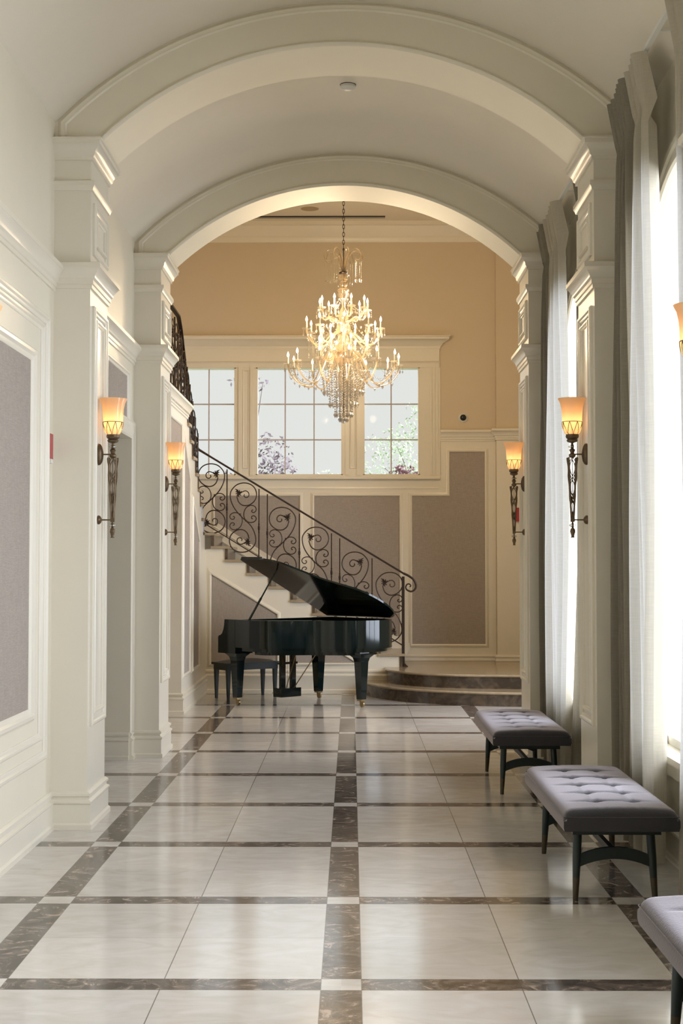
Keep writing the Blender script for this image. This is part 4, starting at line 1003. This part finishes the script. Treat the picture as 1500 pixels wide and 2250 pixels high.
for (ya, yb, lab) in ((6.1, 8.36, 'white curtain track above the nearer window'), (9.2, 11.52, 'white curtain track above the farther window')):
    r = empty('curtain_track', (1.60, (ya+yb)/2, 4.30), 0, lab, 'curtain rod', 'curtain tracks')
    h = (yb-ya)/2; MB().box(-0.012, 0.012, -h, h, -0.012, 0.012).build('track', 'white', r)
    for y in (-h+0.2, 0.0, h-0.45):
        b = MB(); b.box(0.0, WX-1.60, y-0.010, y+0.010, 0.012, 0.020); b.box(WX-1.606, WX-1.60, y-0.015, y+0.015, -0.06, 0.03); b.build('bracket', 'white', r)

# ------------------------------------------------------------------ small devices
r = empty('smoke_detector', (0.015, 10.0, vz(0)), 0, 'small white disc detector on the crown of the vault', 'detector')
b = MB(); b.lathe([(0.055, 0.0), (0.055, -0.02), (0.03, -0.035), (0.01, -0.036)], n=28); b.build('housing', 'white', r); MB().lathe([(0.058, 0.0), (0.058, -0.004)], n=28).build('mounting_ring', 'darkslot', r)
r = empty('ceiling_speaker', (-0.49, 17.97, HT), 0, 'round flush speaker grille in the stair hall ceiling', 'speaker')
MB().lathe([(0.115, 0.0), (0.115, -0.006), (0.10, -0.008)], n=32).build('grille', mat('grille', (0.42, 0.32, 0.2), 0.7), r); MB().lathe([(0.125, 0), (0.125, -0.004)], n=32).build('rim', 'vault', r)
r = empty('air_diffuser', (-0.60, 18.40, HT), 0, 'long dark slot air diffuser in the stair hall ceiling', 'air vent')
MB().box(-1.08, 1.08, -0.045, 0.045, -0.012, 0).build('slot', 'darkslot', r); MB().box(-1.08, 1.08, -0.006, 0.006, -0.016, -0.002).build('divider', 'white', r)
r = empty('security_camera', (1.515, YB, 3.522), 0, 'round security camera with a black dome on the back wall', 'camera')
b = MB(); b.lathe([(0.062, 0.0), (0.062, -0.015), (0.045, -0.028)], n=28, axis='y'); b.build('housing', 'white', r)
b = MB(); b.lathe([(0.043, -0.02), (0.040, -0.036), (0.028, -0.050), (0.010, -0.056)], n=24, axis='y'); b.build('dome', 'black', r)
r = empty('fire_alarm', (-WX, 8.40, 2.26), 0, 'red fire alarm strobe on the left wall beside the nearer pilaster', 'fire alarm')
MB().frustum(0.0, 0.018, -0.04, 0.04, -0.065, 0.0, 0.018, -0.04, 0.04, 0.085).build('housing', 'red', r)
MB().box(0.0, 0.02, -0.03, 0.03, -0.088, -0.065).build('strobe_lens', 'white', r)
r = empty('fire_alarm', (2.235, YB-0.153, 2.235), 0, 'red fire alarm box glimpsed behind the far right sconce', 'fire alarm')
MB().box(-0.045, 0.045, -0.045, 0.0, -0.09, 0.09).build('housing', 'red', r)

# ------------------------------------------------------------------ garden seen through the back windows
st(MB().box(-30, 30, 19.0, 60, -0.4, -0.1).build('ground_garden', 'ground'), 'lawn outside the back windows', 'ground')
def tree(name, label, loc, blobs, mt, n, leaf, trunk_h, group=None, branches=6):
    r = empty(name, loc, 0, label, 'tree' if 'tree' in name else 'shrub', group)
    b = MB(); ctr = Vector(blobs[0][0]); top = Vector((ctr.x, ctr.y, ctr.z))
    b.tube([(0, 0, 0), (0.03, 0, trunk_h*0.5), (0, 0.02, trunk_h)], [0.07, 0.05, 0.03], 8)
    for i in range(branches):
        a = 2*PI*i/branches; bl = random.choice(blobs); e = Vector(bl[0])+Vector((math.cos(a)*bl[1]*0.7, math.sin(a)*bl[1]*0.5, random.uniform(-.3, .6)*bl[2]))
        b.tube(smoothpts([(0, 0, trunk_h*0.75), tuple(Vector((0, 0, trunk_h)).lerp(e, 0.5)+Vector((0, 0, .1))), tuple(e)], 3), [0.022, 0.018, 0.015, 0.012, 0.009, 0.006, 0.004], 5)
    b.build('trunk', 'bark', r)
    f = MB()
    for i in range(n):
        c, rx, rz_ = random.choices(blobs, weights=[q[1]*q[2] for q in blobs])[0]
        a = random.uniform(0, 2*PI); q = random.random()**0.45; el = random.uniform(-1, 1)
        p = Vector(c)+Vector((rx*q*math.cos(a)*math.sqrt(1-el*el), rx*q*math.sin(a)*math.sqrt(1-el*el), rz_*q*el))
        s_ = leaf*random.uniform(0.6, 1.3); u = Vector((random.uniform(-1, 1), random.uniform(-1, 1), random.uniform(-1, 1))).normalized(); v = u.orthogonal().normalized()
        vs = [f.V(p+u*s_), f.V(p+v*s_*0.45+u*s_*.2), f.V(p-u*s_*0.8), f.V(p-v*s_*0.45+u*s_*.1)]; f.F(vs)
    f.build('foliage', mt, r, smooth=None)
tree('purple_leaved_tree', 'purple-leaved tree outside the left and middle back windows', (-1.75, 24, -0.1),
     [((0.35, 0, 3.25), 0.55, 0.7), ((0.25, 0.1, 2.6), 0.6, 0.5), ((-0.35, 0, 2.9), 0.35, 0.35), ((-0.05, 0, 4.2), 0.14, 0.8), ((0.05, 0, 4.75), 0.35, 0.15)], 'purple_leaf', 1700, 0.05, 2.4)
tree('green_leaved_tree', 'light green tree outside the right back window', (1.3, 26, -0.1),
     [((-0.1, 0, 3.0), 0.75, 0.75), ((-1.6, 0, 3.0), 0.7, 0.45), ((-0.3, 0, 4.0), 0.3, 0.35), ((0.1, 0, 4.4), 0.4, 0.4), ((-0.35, 0, 3.2), 0.9, 0.7), ((-0.6, 0.3, 3.9), 0.5, 0.3)], 'green_leaf', 2600, 0.035, 2.5)
tree('red_maple_shrub', 'dark red maple at the foot of the right back window', (0.95, 23, -0.1), [((-0.05, 0, 3.20), 0.26, 0.10), ((0.1, 0, 3.02), 0.35, 0.2)], 'red_leaf', 420, 0.04, 2.6, branches=5)
